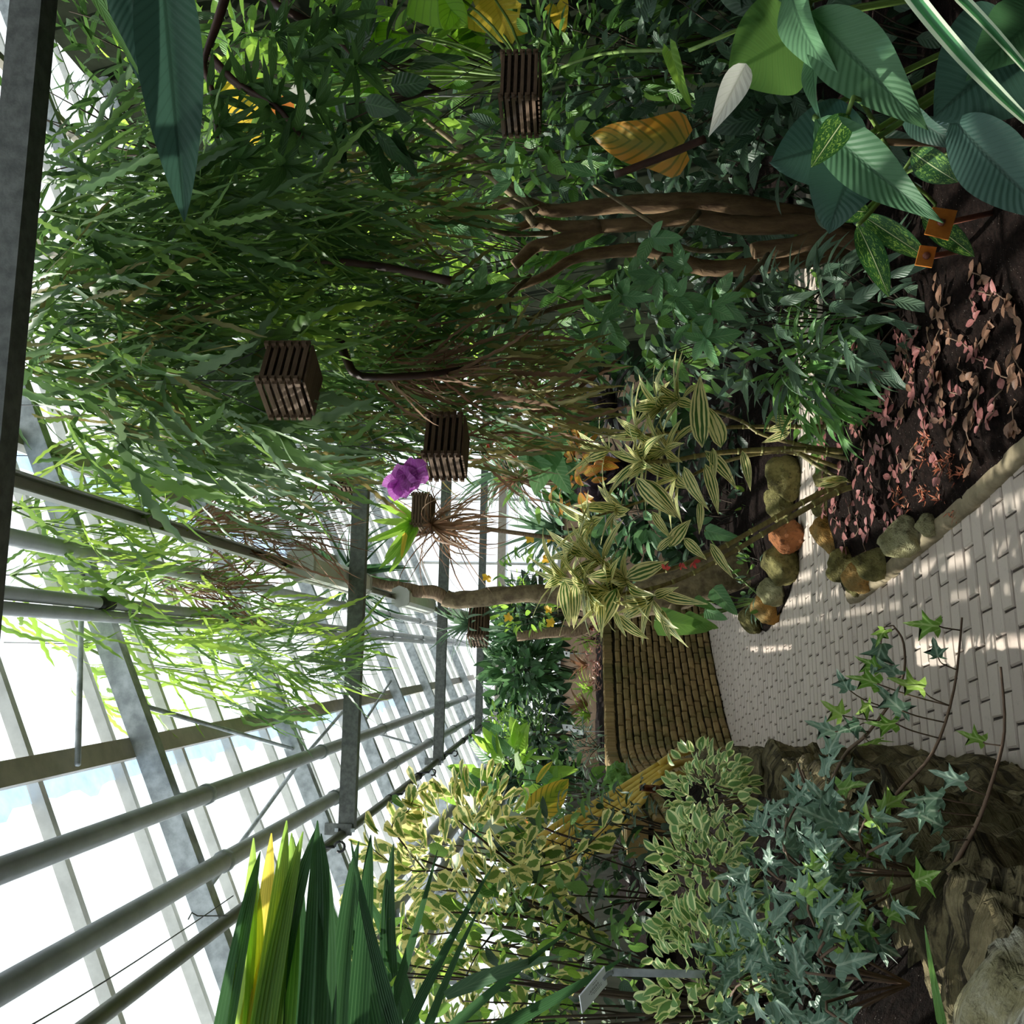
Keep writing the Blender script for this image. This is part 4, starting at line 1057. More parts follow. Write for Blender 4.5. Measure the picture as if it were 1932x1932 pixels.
for lb, pts, lv, Y in (('ivy runner arching lowest over the path with few leaves', [(1630,1600,2.35), (1690,1500,2.35), (1760,1420,2.3), (1800,1300,2.3), (1815,1165,2.3)], [(1655,1290), (1700,1340), (1770,1240), (1740,1300), (1770,1180), (1690,1365)], 2.3),
                   ('short ivy runner with bright leaves over the pavers', [(1545,1540,2.6), (1590,1430,2.6), (1640,1380,2.5), (1700,1290,2.45), (1705,1215,2.45), (1685,1180,2.45)], [(1670,1188), (1662,1215), (1660,1260), (1690,1270), (1640,1330), (1600,1300), (1590,1350), (1620,1370), (1640,1400), (1575,1380), (1700,1330)], 2.45),
                   ('leaning ivy runner across the dark face of the stones', [(1790,1650,2.1), (1840,1560,2.05), (1870,1480,2.0), (1895,1380,2.0), (1888,1258,2.0)], [(1775,1505), (1820,1475), (1780,1560), (1790,1590), (1855,1400), (1770,1530)], 2.05)):
    P = [S(*p) for p in pts]; t = empty('ivy_runner', P[0], lb, 'ivy', 'ivy runners')
    sp = smoothpath(P, 4); tube('runner', sp, [.0052*(1-.55*i/(len(sp)-1)) for i in range(len(sp))], M['vine'], t, 6)
    for x, y in lv:
        p = S(x, y, Y-.03); q = min(sp, key=lambda a: (a-p).length)
        tube('leaf_stalk', smoothpath([q, q.lerp(p, .5)+Vector((0, 0, .012)), p], 3), .0016, M['vine'], t, 4)
        me = ivy_l[rnd.randrange(3)] if rnd.random() < .45 else ivy_g[rnd.randrange(5)]
        put(me, t, p, (p-q).normalized()+rdir()*.5, (CAM-p).normalized()+rdir()*.5, rnd.uniform(.05, .085), rnd.uniform(-.3, .3))
# arching fern-like blades by the lichen stone
t = empty('spiny_blade_plant', S(1770, 1925, 1.75), 'two narrow saw-edged blades standing beside the lichen stone', 'plant')
bl = leaf('blade', 'strap', M['lancebright'], .07, n=14, droop=.3, wave=.15)
hero(bl, t, S(1775, 1940, 1.75), S(1745, 1750, 1.75), wx=1, name='blade'); hero(bl, t, S(1785, 1940, 1.74), S(1752, 1790, 1.74), wx=.7, name='blade')

# yellow hose
t = empty('garden_hose', S(1110, 1560, 5.4), 'yellow garden hose hung in long loops over the wall', 'hose')
Lb = [(984,1600), (990,1616), (996,1631), (1004,1648), (1040,1660), (1062,1672)]
Rb = [(1244,1442), (1246,1450), (1244,1460), (1240,1470), (1232,1484), (1222,1500)]
pts = []
for i in range(6):
    (la, lb_), (ra, rb) = Lb[i], Rb[i]
    m1 = ((la*2+ra)/3-8, (lb_*2+rb)/3+1); m2 = ((la+ra*2)/3-2, (lb_+rb*2)/3+2); Y = 5.42-.025*i
    seq = [(ra, rb, Y), (m2[0], m2[1], Y), (m1[0], m1[1], Y), (la+6, lb_, Y)] if i % 2 == 0 else [(la+6, lb_, Y), (m1[0], m1[1], Y), (m2[0], m2[1], Y), (ra, rb, Y)]
    pts += [S(*p) for p in seq]
    if i % 2 == 0: pts.append(S(la-2, lb_+7, Y-.012))
    elif i < 5: pts.append(S(ra+10, rb+2, Y-.012))
tube('hose', smoothpath(pts, 5), .0165, M['hose'], t, 10)
for i in (0, 2, 4):
    tube('hose_tail', smoothpath([S(*Rb[i], 5.4-.03*i), S(Rb[i][0]+25, Rb[i][1]-16, 5.42-.03*i), S(Rb[i][0]+60, Rb[i][1]-25, 5.55-.03*i)], 4), .0175, M['hose'], t, 10)
t = empty('copper_stub', S(1216, 1487, 5.1), 'short open copper pipe stub in front of the hose', 'pipe')
tube('stub', [S(1212, 1486, 5.05), S(1240, 1489, 5.2)], .017, M['copper'], t, 12); tube('bore_shade', [S(1211.5, 1486, 5.047), S(1213, 1486, 5.055)], .012, M['black'], t, 10)  # black disc paints the dark inside of the open pipe
tube('coupling', [S(1229, 1488, 5.14), S(1240, 1489, 5.2)], .020, M['copper'], t, 12)
t = empty('hose_peg', S(1005, 1600, 5.5), 'dark wooden peg with red end holding the hose loops', 'peg')
tube('peg', [S(1080, 1600, 5.55), S(985, 1603, 5.5)], .035, M['twig'], t, 8); tube('red_cap', [S(1030, 1582, 5.5), S(1018, 1588, 5.5)], .022, simple('red_cap', '#a03024', '#b84030', .5), t, 8)

# white plant label
t = empty('plant_label', S(1310, 1835, 2.6), 'white plant label on a bent flat steel post in the creeper', 'label')
c4 = [S(1140, 1823, 2.6), S(1145, 1856, 2.63), S(1098, 1912, 2.6), S(1093, 1879, 2.57)]
nn = (c4[1]-c4[0]).cross(c4[3]-c4[0]).normalized()*.002
if nn.dot(CAM-c4[0]) < 0: nn = -nn
lp_ = link('plate', mesh('plate', [p+nn for p in c4]+[p-nn for p in c4], [(0,1,2,3), (7,6,5,4), (0,4,5,1), (1,5,6,2), (2,6,7,3), (3,7,4,0)], M['labelwhite']), t)
def onplate(a, b): return c4[0]*(1-a)*(1-b)+c4[1]*a*(1-b)+c4[2]*a*b+c4[3]*(1-a)*b + nn*1.2
rows_ = [(.32, .2, .5), (.42, .2, .62), (.55, .3, .7), (.62, .3, .6), (.80, .35, .5)]
for r_, a, b in rows_:
    x = a
    while x < b:
        e = x+rnd.uniform(.03, .06)
        link('print', mesh('print', [onplate(1-r_, x), onplate(1-r_, e), onplate(1-r_-.035, e), onplate(1-r_-.035, x)], [(0,1,2,3)], M['ink']), lp_)
        x = e+.02
bar('post', S(1330, 1838, 2.64), S(1155, 1834, 2.62), .018, .006, M['galv'], t, Vector((0, 1, 0)))
tube('bend', smoothpath([S(1156, 1834, 2.62), S(1146, 1838, 2.615), S(1138, 1848, 2.61)], 3), .006, M['galv'], t, 6)

# ================================================================== STRIPED CANE PLANT (island)
Yc = 5.45
canes = [('base', [(1645,905,5.5), (1560,925,5.5), (1440,990,5.5), (1330,1050,5.5), (1240,1080,5.5), (1160,1090,5.5)], 13),
         ('c2', [(1648,912,5.4), (1580,928,5.4), (1460,995,5.4), (1350,1060,5.4), (1250,1105,5.4), (1150,1125,5.4)], 13),
         ('c3', [(1640,855,5.5), (1560,850,5.5), (1460,848,5.5), (1350,855,5.5), (1260,870,5.5), (1210,870,5.5)], 14),
         ('c4', [(1640,850,5.6), (1540,845,5.6), (1440,820,5.6), (1400,795,5.6), (1330,770,5.6), (1290,765,5.6)], 10),
         ('c5', [(1630,805,5.7), (1500,805,5.7), (1380,806,5.7), (1280,815,5.7), (1180,825,5.7)], 10),
         ('c6', [(1600,890,5.6), (1500,855,5.6), (1420,858,5.6), (1330,885,5.7), (1250,930,5.7), (1170,960,5.7), (1120,975,5.7)], 9),
         ('c7', [(1618,870,5.4), (1520,850,5.45), (1470,850,5.5)], 9),
         ('c8', [(1500,850,5.5), (1560,890,5.4), (1620,915,5.4)], 9)]
t = empty('striped_cane_plant', G(1645, 870, .08), 'tall jointed cane plant with cream-striped leaves in the island bed', 'plant')
for nm, pts, rpx in canes:
    P = smoothpath([S(*p) for p in pts], 5); r_ = rpx/2*5.5/1900*.95
    cn = tube('cane', P, [r_*(1-.45*i/(len(P)-1)) for i in range(len(P))], M['cane'], t, 8)
    for i in range(1, len(P)-1, 2):
        d = (P[i+1]-P[i-1]).normalized(); rr = r_*(1-.45*i/(len(P)-1))*1.22
        tube('joint', [P[i]-d*.006, P[i]+d*.006], rr, M['canenode'], cn, 8)
cm = LF['cane']
def cluster(x, y, Y, ax, n, size=(.20, .33), spread=(.4, 1.6), stem=True):
    whorl(t, S(x, y, Y), ax, int(n*1.5), cm, size, spread)
for a in ((1150,1120,5.4,(-.2,-.1,1),13), (1100,1105,5.45,(-.1,-.2,1),11), (1180,1100,5.4,(-.3,-.4,.5),10), (1085,1040,5.6,(.1,-.1,1),9), (1110,985,5.7,(0,0,1),9),
          (1160,960,5.7,(-.1,-.1,1),9), (1210,870,5.5,(0,-.2,1),11), (1250,850,5.5,(.1,-.3,.8),9), (1200,820,5.7,(.1,0,1),8), (1240,765,5.6,(.1,0,1),10), (1275,755,5.6,(.2,-.3,.7),9),
          (1140,850,5.7,(0,0,1),7), (1230,1130,5.4,(-.4,-.3,.3),7), (1060,1090,5.5,(-.1,0,1),8), (1270,900,5.5,(-.1,-.3,.6),7), (1130,1060,5.5,(0,-.3,1),9)):
    cluster(*a)
# single leaves seen apart
for bx, by, tx, ty, w in ((1262,1032,1300,975,1.7), (1230,965,1262,1015,1.2), (1320,945,1325,1002,1), (1290,1015,1330,1055,1.6), (1340,1025,1380,1090,1.2), (1290,880,1322,965,1.2), (1330,875,1362,965,1), (1200,900,1262,985,1.2), (1215,905,1290,970,1.3),
                         (1330,850,1400,915,1.1), (1345,845,1348,905,1), (1360,845,1345,750,1.6), (1325,845,1310,690,1.1), (1400,850,1420,920,1), (1495,795,1450,790,1.8), (1490,805,1445,812,1.7), (1490,815,1440,835,1.4), (1590,905,1540,918,1.6), (1600,905,1545,905,1.2),
                         (1135,1125,1130,1200,1.3), (1165,1160,1215,1215,1.2), (1165,1110,1128,1190,1.6), (1180,1090,1262,1060,1.8), (1160,1085,1110,1085,1.8), (1240,1040,1270,1005,1.4), (1250,1150,1260,1210,1), (1160,1150,1172,1200,1), (1085,1100,1085,1185,1.5), (1065,1095,1070,1180,1.4)):
    hero(cm[rnd.randrange(5)], t, S(bx, by, 5.3), S(tx, ty, 5.22), roll=rnd.uniform(-30, 30), wx=w*.9)

# pink fittonia and stonecrop on the soil
pk = [(1590,985), (1600,1020), (1620,990), (1650,960), (1660,930), (1640,940), (1680,985), (1690,1010), (1610,965), (1575,960), (1570,890), (1580,850), (1575,800), (1600,790), (1640,800), (1650,780), (1670,790), (1650,830), (1690,760),
      (1700,790), (1690,720), (1710,740), (1740,700), (1720,680), (1760,660), (1780,640), (1800,650), (1720,640), (1745,730), (1770,770), (1790,720), (1810,740), (1800,780), (1830,700), (1850,650), (1860,690), (1850,770), (1880,760), (1900,790),
      (1910,720), (1920,680), (1925,600), (1870,520), (1880,550), (1815,560), (1810,590), (1860,580), (1830,630), (1700,870), (1720,900), (1690,900), (1670,870), (1680,840), (1830,800), (1920,780), (1800,810), (1820,850), (1760,640), (1700,700), (1730,780),
      (1910,560), (1840,740), (1870,640), (1780,690), (1660,1000), (1630,1010), (1600,950), (1585,920), (1610,870), (1640,880)]
def zone(x, y):
    if x < 1625 and y > 930: return 'behind the ochre tip stone'
    if y > 900: return 'inside the row of kerb stones'
    if x < 1680: return 'around the feet of the striped canes'
    if x > 1800 and y > 690: return 'on bare soil along the kerb'
    if x > 1790: return 'on bare soil below the rusty plates'
    return 'beside the narrow-leaved clump'
pk += [(1650+i*11, 640+(i*67) % 250) for i in range(14)]
for i, (x, y) in enumerate(pk):
    p = G(x+rnd.uniform(-6, 6), y+rnd.uniform(-6, 6), .10); p.z = island_z(p.x, p.y, nearest((p.x, p.y), island)[0])
    br = (x > 1720 and rnd.random() < .55)
    t = empty('fittonia', p, ('small brownish' if br else 'small rosy')+' net-veined creeper '+zone(x, y), 'plant', 'fittonia '+zone(x, y))
    a0 = rnd.uniform(0, 6.28)
    st = [p + Vector((math.cos(a0)*k_*.035, math.sin(a0)*k_*.035, .02+.01*math.sin(k_*2))) for k_ in range(-2, 3)]
    tube('runner', st, .003, M['vine'], t, 4)
    ml = LF['pinkb'] if br else LF['pink']
    for j in range(rnd.randint(5, 8)):
        q = st[j % 5]; a = rnd.uniform(0, 6.28)
        put(ml[rnd.randrange(4)], t, q, (math.cos(a), math.sin(a), rnd.uniform(.05, .5)), Vector((0, -.2, 1))+rdir()*.3, rnd.uniform(.038, .066))
for x, y in ((1740,860), (1760,880), (1700,950), (1720,945), (1750,940), (1775,905), (1690,935), (1745,820), (1765,830), (1780,860), (1790,890), (1765,965), (1730,930)):
    p = G(x, y, .1); p.z = island_z(p.x, p.y, nearest((p.x, p.y), island)[0])
    t = empty('stonecrop', p, 'tiny orange starry stonecrop on the soil near the kerb', 'plant', 'orange stonecrops on the soil')
    for j in range(3):
        q = p+Vector((rnd.uniform(-.04,.04), rnd.uniform(-.04,.04), .02))
        tube('stalk', [p, q], .002, M['vine'], t, 4); whorl(t, q, (0, -.2, 1), 8, LF['sedum'], (.025, .045), (.5, 1.5))
for lb, c in (('low leafy tuft on the far island edge behind the narrow-leaved clump', (1545,650,6.0)), ('low leafy tuft on the far island edge by the cane feet', (1548,760,6.0)), ('low leafy tuft on the far island edge under the branching tree', (1535,540,6.0))):
    shrub('low_shrub', lb, S(*c), (.34, .2, .15), 80, LF['lancegrey']+LF['bush'], (.09, .15), base=G(c[0]+25, c[1], .08), stems=6, bias=(0, -.2, .3))
# narrow-leaved bright clump
t = shrub('narrow_leaved_clump', 'bright narrow-leaved clump leaning over the pink foliage', S(1560, 700, 5.0), (.26, .3, .30), 200, LF['lancebright'], (.16, .28), base=G(1640, 690, .1), stems=14, bias=(-.3, -.5, -.35), stemmat='twiggreen')
shrub('dark_leaved_clump', 'grey-green pointed-leaf clump at the right behind the narrow-leaved one', S(1500, 630, 4.9), (.34, .4, .38), 190, LF['lancegrey'], (.13, .24), base=G(1640, 600, .1), stems=12, bias=(-.1, -.3, -.2), stemmat='twig')
shrub('dark_leaved_clump', 'grey-green pointed-leaf clump below the spotted leaves', S(1640, 580, 4.4), (.28, .3, .25), 80, LF['lancegrey'], (.15, .26), base=G(1720, 580, .1), stems=8, bias=(-.2, -.4, -.3), stemmat='twig')

# ================================================================== FAR BED AND RAISED BED
# leaning dracaena tree
t = empty('dracaena_tree', G(1425, 1060, .1), 'leaning grey-brown dracaena tree with a knotty trunk reaching the tie beam', 'tree')
bumpy_tube('trunk', [G(1435, 1055, 0), S(1400, 1062, 8.9), S(1330, 1090, 8.9), S(1250, 1120, 8.9), S(1170, 1135, 8.9), S(1080, 1125, 8.9)], [.26, .11], M['bark2'], t, 14, .10)
bumpy_tube('trunk_top', [S(1085, 1125, 8.9), S(1000, 1120, 8.9), S(920, 1126, 8.9), S(860, 1134, 8.9), S(840, 1128, 8.9)], [.085, .075], M['bark2'], t, 12, .12, 3)
bumpy_tube('neck', [S(845, 1130, 8.9), S(820, 1118, 8.9), S(780, 1112, 8.9), S(730, 1105, 8.9), S(690, 1095, 8.9)], [.06, .045], M['bark3'], t, 10, .2, 5)
bumpy_tube('branch_stub', [S(1280, 1110, 8.85), S(1270, 1160, 8.8), S(1262, 1180, 8.75)], [.06, .04], M['bark2'], t, 8, .15, 7)
for i in range(70):
    d = rdir(-.4, .9); put(LF['greenstrap'][i % 3], t, S(670, 1085, 8.9)+d*.05, d, Vector((0, 0, 1)), rnd.uniform(.5, .8), 0)
# green broad leaf in front of the trunk foot
t = empty('broad_green_plant', G(1440, 1130, .1), 'glossy broad green leaf plant at the trunk foot against the path', 'plant')
bg_ = leaf('broad_leaf', 'heart', M['bush'], .5, n=10, cols=3, droop=.4)
bd_ = leaf('broad_leaf', 'heart', M['oval'], .6, n=10, cols=3, droop=.4)
for a, b, c, d, me, w in ((1235,1170,1345,1188,bg_,1.1), (1290,1165,1355,1185,bg_,1.0), (1330,1150,1370,1170,bd_,1.2), (1345,1110,1390,1160,bd_,1), (1310,1130,1350,1150,bg_,1), (1330,1000,1400,1020,bd_,.8)):
    hero(me, t, S(a, b, 8.4), S(c, d, 8.3), wx=w, roll=rnd.uniform(-20, 20))
    tube('stalk', smoothpath([t.location, S((a+1430)/2, (b+1130)/2+8, 8.45), S(a, b, 8.4)], 3), .008, M['twiggreen'], t, 5)
# low cover among the far edging stones
for lb, c, rd, n, ml, sz in (('small pale leaves among the far edging stones', (1430,1080,8.3), (.4,.3,.14), 110, LF['bush']+LF['lancegrey'], (.06,.11)),
                     ('yellow-green ferny tuft behind the mossy boulder', (1440,950,8.6), (.35,.3,.16), 70, LF['bushlime'], (.06,.10)),
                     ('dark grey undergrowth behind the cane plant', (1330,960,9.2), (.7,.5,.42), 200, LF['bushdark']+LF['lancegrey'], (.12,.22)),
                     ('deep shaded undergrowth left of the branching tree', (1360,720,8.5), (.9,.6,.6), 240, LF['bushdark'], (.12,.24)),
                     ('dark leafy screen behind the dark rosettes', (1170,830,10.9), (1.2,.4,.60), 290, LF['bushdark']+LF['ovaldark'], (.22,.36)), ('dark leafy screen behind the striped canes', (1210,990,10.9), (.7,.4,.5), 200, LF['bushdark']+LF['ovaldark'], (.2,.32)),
                     ('green leafy clump under the dark rosettes', (1200,960,9.4), (.35,.4,.26), 90, LF['oval'], (.14,.24))):
    shrub('low_shrub', lb, S(*c), rd, n, ml, sz, stems=8, bias=(0, -.2, .3))
for lb, c, n in (('upper dark purple bromeliad rosette', (1165,760,8.0), 46), ('middle dark purple bromeliad rosette', (1190,880,8.4), 34), ('lower dark purple bromeliad rosette near the cane heads', (1150,930,8.6), 34), ('large dark rosette behind the striped leaves', (1260,880,8.2), 40)):
    rosette('dark_bromeliad', lb, S(*c), n, LF['purple'], (.24, .42), (.3, 1.7), group='dark bromeliads')
t = shrub('croton', 'golden yellow croton leaves beside the dark rosettes', S(1080, 880, 8.2), (.34, .3, .2), 60, LF['croton'], (.14, .24), bias=(0, -.3, .2))
# anthurium
t = empty('anthurium', S(1040, 830, 7.2), 'anthurium with two red spathes among blue-green leaves', 'plant')
for a, b, c, d, w in ((1010,835,930,790,1), (1020,850,1000,900,1.2), (1030,800,990,740,1), (1040,870,1075,930,1), (1020,840,985,835,1.2), (1035,820,1010,930,1.1), (980,860,1040,880,1)):
    hero(LF['heartdark'][rnd.randrange(4)], t, S(a, b, 7.2), S(c, d, 7.1), wx=w, roll=rnd.uniform(-30, 30)); tube('stalk', [t.location, S(a, b, 7.2)], .006, M['twiggreen'], t, 5)
rs = leaf('spathe', 'heart', M['red'], .8, n=8, cols=3, droop=.3)
for a, b, c, d in ((920,842,932,830), (952,853,976,864)):
    o = hero(rs, t, S(a, b, 7), S(c, d, 6.98), wx=1.2, name='red_spathe'); tube('spadix', [S(a, b, 6.98), S(a-4, b+12, 6.96)], .008, M['orange'], t, 6); tube('stalk', [t.location, S(a, b, 7)], .005, M['twiggreen'], t, 5)
# silvery cycad and dry palm behind
for lb, c, ml, n, sz, ln in (('silvery grass-like tuft before the white end wall', (1060,1000,13), LF['blue'], 60, (.7, 1.1), (.2, 1.5)), ('pale spiky palm crown at the far wall', (960,890,13), LF['blue'], 50, (.6, 1.0), (.2, 1.7)),
                     ('thin-leaved brown dracaena crown in front of the third tie beam', (850,990,8.8), LF['dry'], 42, (.5, .9), (.3, 2.4)), ('second brown spiky crown by the end wall beam', (980,905,9.5), LF['dry'], 50, (.4, .7), (.3, 2.2))):
    t = rosette('spiky_crown', lb, S(*c), n, ml, sz, ln)
    tube('stem', [S(c[0]+10, c[1], c[2]), S(c[0]+220, c[1]+rnd.uniform(-30, 30), c[2])], .02, M['bark3'], t, 7)
t = empty('slender_yucca', S(1110, 1185, 12.2), 'slender ringed yucca stem with a green tuft above the brick wall', 'plant')
bumpy_tube('trunk', [S(1110, 1183, 12.2), S(1085, 1190, 12.2), S(1030, 1195, 12.2), S(975, 1201, 12.2)], [.075, .055], M['bark3'], t, 10, .08)
for i in range(20):
    a = i*2.4; th = .15+.75*(i/20); d = Vector((math.sin(th)*math.cos(a), math.sin(th)*math.sin(a), math.cos(th)))
    put(LF['greenstrap'][i % 3], t, S(978, 1200, 12.2), d, Vector((0, 0, 1)), rnd.uniform(.45, .65), 0)
for nm, lb, c, rd, n, ml, sz, b in (('rubbery_bush', 'dark rubbery oval-leaved bush above the brick wall centre', (985,1265,13.2), (.50,.4,.48), 290, LF['ovaldark']+LF['oval'], (.18,.28), (1100,1265,13.2)),
        ('rubbery_bush', 'oval-leaved bush behind the slender yucca stem', (985,1160,13.6), (.40,.3,.45), 200, LF['ovaldark']+LF['oval'], (.16,.26), (1100,1165,13.6)),
        ('dense_bush', 'dense small-leaved dark bush with sunlit top above the wall bend', (1010,1390,11.4), (.45,.4,.44), 298, LF['bushdark']+LF['bush'], (.10,.16), (1110,1390,11.4)),
        ('dense_bush', 'bright small-leaved top coloured as sunlit behind the dense dark bush', (945,1390,12.2), (.42,.3,.16), 190, LF['bushlime'], (.07,.11), (1110,1390,12.2)),  # sunlight on the bush top is put into lime leaves
        ('grey_low_shrub', 'fine grey-green low shrub along the wall top', (1105,1410,10.6), (.30,.3,.16), 160, LF['lancegrey'], (.07,.12), (1130,1410,10.6)),
        ('variegated_clump', 'striped leafy clump beside the pink ground cover', (1098,1205,12.6), (.14,.15,.14), 40, LF['limestrap'], (.15,.24), (1125,1205,12.6)),
        ('flowering_climber', 'climber with yellow flowers in front of the white end wall', (985,1090,11.5), (.32,.3,.30), 60, LF['bush']+LF['bushlime'], (.10,.16), (1100,1100,11.5)),
        ('flowering_climber', 'green climber with yellow flowers beside the yucca', (990,1150,11.8), (.30,.3,.42), 70, LF['bushlime'], (.10,.16), (1110,1150,11.8))):
    t = shrub(nm, lb, S(*c), rd, n, ml, sz, base=S(*b), stems=8, bias=(0, -.2, .2), shell=.15 if n > 150 else .5)
    if nm == 'flowering_climber':
        for x, y in (((1040,1015), (1030,1055), (1000,1018), (918,1090)) if c[1] < 1120 else ((1035,1150), (960,1165), (1040,1175))):
            whorl(t, S(x, y, c[2]-.3), (-.1, -1, .2), 5, [leaf('petal', 'round', M['yellowflower'], .8, n=5, droop=.3)], (.06, .08), (.7, 1.1), 'petal')
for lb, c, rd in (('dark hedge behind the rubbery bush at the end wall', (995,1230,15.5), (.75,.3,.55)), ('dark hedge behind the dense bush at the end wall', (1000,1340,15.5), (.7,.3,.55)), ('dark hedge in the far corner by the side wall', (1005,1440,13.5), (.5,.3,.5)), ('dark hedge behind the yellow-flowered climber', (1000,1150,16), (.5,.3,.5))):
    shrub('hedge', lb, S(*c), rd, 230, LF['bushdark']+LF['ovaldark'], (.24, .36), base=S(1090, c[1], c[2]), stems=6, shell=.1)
for i, (lb, x, y, Y) in enumerate((('reddish-brown bromeliad below the rubbery bush', 1085, 1255, 12.3), ('olive bromeliad beside the reddish one', 1095, 1300, 12.0), ('brown bromeliad behind the first white tag', 1085, 1330, 11.6), ('olive strap-leaved bromeliad by the wall bend', 1090, 1350, 11.5))):
    rosette('bromeliad', lb, S(x+25, y, Y), 22, LF['brom'] if i % 2 == 0 else LF['limestrap'], (.22, .36), (.2, 1.3), group='bromeliads on the raised bed')
t = empty('pink_ground_cover', S(1130, 1240, 12), 'dry pink ground cover spilling along the brick wall top', 'plant')
for i in range(200):
    x = rnd.uniform(1108, 1134); y = rnd.uniform(1175, 1305); put(LF['pinkground'][i % 3], t, S(x, y, 12.25-(y-1240)*.008+rnd.uniform(-.1, .15)), rdir(-.2, 1), Vector((0, -.4, 1)), rnd.uniform(.05, .10))
t = empty('pink_flower_head', S(1118, 1180, 12.3), 'single pink flower head beside the brick wall top', 'flower')
for i in range(18): put(leaf('petal', 'oval', M['red'] if i % 3 == 0 else M['pink'], .5, n=4, droop=.4), t, S(1116+rnd.uniform(-8, 8), 1182+rnd.uniform(-8, 8), 12.2), rdir(), (0, -.5, 1), rnd.uniform(.05, .08), name='petal')
for i, (x, y, Y, w, h) in enumerate(((1069,1233,12.6,12,10), (1067,1345,11.6,10,8), (1070,1372,11.2,20,12), (1090,1380,11.0,22,10))):
    t = empty('plant_tag', S(x+50, y, Y), ['small white plant tag on the tan wall side', 'white tag half hidden in the brown bromeliads', 'tilted white tag above the low grey shrub', 'lowest white tag by the wall bend'][i], 'label', 'small white plant tags')
    q = [S(x-w/2, y-h/2, Y), S(x-w/2+3, y+h/2, Y), S(x+w/2, y+h/2+2, Y-.02), S(x+w/2, y-h/2+2, Y-.02)]
    link('plate', mesh('plate', q+[p+Vector((0, .006, 0)) for p in q], [(0,1,2,3), (7,6,5,4), (0,4,5,1), (1,5,6,2), (2,6,7,3), (3,7,4,0)], M['labelwhite']), t); tube('stake', [S(x+w/2, y, Y), S(x+50, y, Y)], .006, M['galv'], t, 5)
    link('print', mesh('print', [S(x-2, y-h*.2, Y-.03), S(x-2, y+h*.2, Y-.03), S(x+1, y+h*.2, Y-.03), S(x+1, y-h*.2, Y-.03)], [(0,1,2,3)], M['ink']), t)
t = empty('red_flowers', S(1300, 1065, 8.2), 'two small red blooms beside the striped leaves on the trunk', 'flower')
for x, y in ((1256,1073), (1286,1065), (1308,1060)):
    for i in range(4): put(leaf('petal', 'oval', M['red'], .6, n=4, droop=.4), t, S(x, y, 5.2), rdir(), (0, -.5, 1), .04, name='petal')

# ================================================================== HANGING BASKETS
slat_cache = {}
def basket(label, x, y, Y, w, h, rot, n=6, plant=None):
    c = S(x, y, Y); t = empty('slatted_basket', c-Vector((0, 0, h/2)), label, 'basket', 'hanging slatted baskets')
    key = (w,)
    if key not in slat_cache:
        slat_cache[key] = (mesh('slat', boxv(w, .014, .016), BOXF, M['slat']), mesh('bottom_slat', boxv(w-.03, .018, .008), BOXF, M['slat']), mesh('fibre_lining', boxv(w-.05, w-.05, h*.85), BOXF, simple('dark_fibre', '#231a13', '#3b2d22', .95, 0, 40, .8)))
    sl_, bs, fib = slat_cache[key]
    rt = Matrix.Rotation(rot, 3, 'Z')
    def add(nm, me, off, rz_):
        o = link(nm, me, t, c+rt @ Vector(off)); o.rotation_euler = (0, 0, rot+rz_)
    for i in range(n):
        z = -h/2+.012+(h-.02)*i/(n-1)
        for s in (-1, 1):
            add('slat', sl_, (0, s*(w/2-.02), z), 0); add('slat', sl_, (s*(w/2-.02), 0, z+.008), math.pi/2)
    for i in range(9): add('bottom_slat', bs, (0, -w/2+.03+(w-.06)*i/8, -h/2-.004), 0)
    add('fibre_lining', fib, (0, 0, 0), 0)
    for a in (-1, 1):
        for b in (-1, 1):
            p = c+rt @ Vector((a*(w/2-.02), b*(w/2-.02), -h/2)); q = c+rt @ Vector((a*(w/2-.02), b*(w/2-.02), h/2))
            tube('corner_rod', [p, q], .005, M['wire'], t, 5); tube('hanging_wire', [q, c+Vector((0, 0, h/2+w*1.3))], .0025, M['wire'], t, 4)
    tube('hanging_wire', [c+Vector((0, 0, h/2+w*1.3)), c+Vector((0, 0, h/2+w*1.3+.5))], .0025, M['wire'], t, 4)
    return c
basket('largest dark slatted basket hanging among the cactus stems', 548, 718, 3.3, .205, .15, .5)
basket('brown slatted basket hanging beside the red anthurium', 842, 843, 4.4, .24, .165, .35)
basket('pale slatted basket half hidden behind the second tie beam', 655, 908, 6.9, .25, .17, .4)
basket('small slatted basket below the purple orchid', 798, 968, 7.2, .26, .13, .1)
basket('distant slatted basket in front of the far white panels', 903, 1178, 9.5, .36, .16, .3)
basket('shadowed slatted basket deep in the right-hand foliage', 983, 178, 4.6, .30, .18, .2)
# plants growing in the baskets
t = empty('orchid', S(815, 862, 4.4), 'large purple orchid bloom arching out of the brown slatted basket', 'flower')
tube('flower_stem', smoothpath([S(812, 860, 4.4), S(770, 872, 4.3), S(752, 890, 4.2), S(758, 902, 4.15)], 3), .006, M['twiggreen'], t, 6)
pt = leaf('petal', 'oval', M['magenta'], .6, n=8, cols=3, droop=.5, wave=.08); lp = leaf('petal', 'round', M['magenta'], .9, n=8, cols=3, droop=.8, wave=.12, seed=2)
for cx, cy, s in ((752, 905, 1), (775, 890, .9)):
    for a, b, me in ((-28,8,pt), (0,-26,pt), (-8,34,pt), (26,-10,lp), (24,16,lp), (10,30,pt)):
        hero(me, t, S(cx, cy, 4.15), S(cx+a*s, cy+b*s, 4.08), wx=1.2, name='petal', roll=rnd.uniform(-20, 20))
t = empty('broad_strap_plant', S(785, 985, 7.1), 'broad yellow-green strap leaves rising from the small basket', 'plant')
lg = leaf('strap_leaf', 'strap', M['bushlime'], .2, n=10, cols=3, droop=.5)
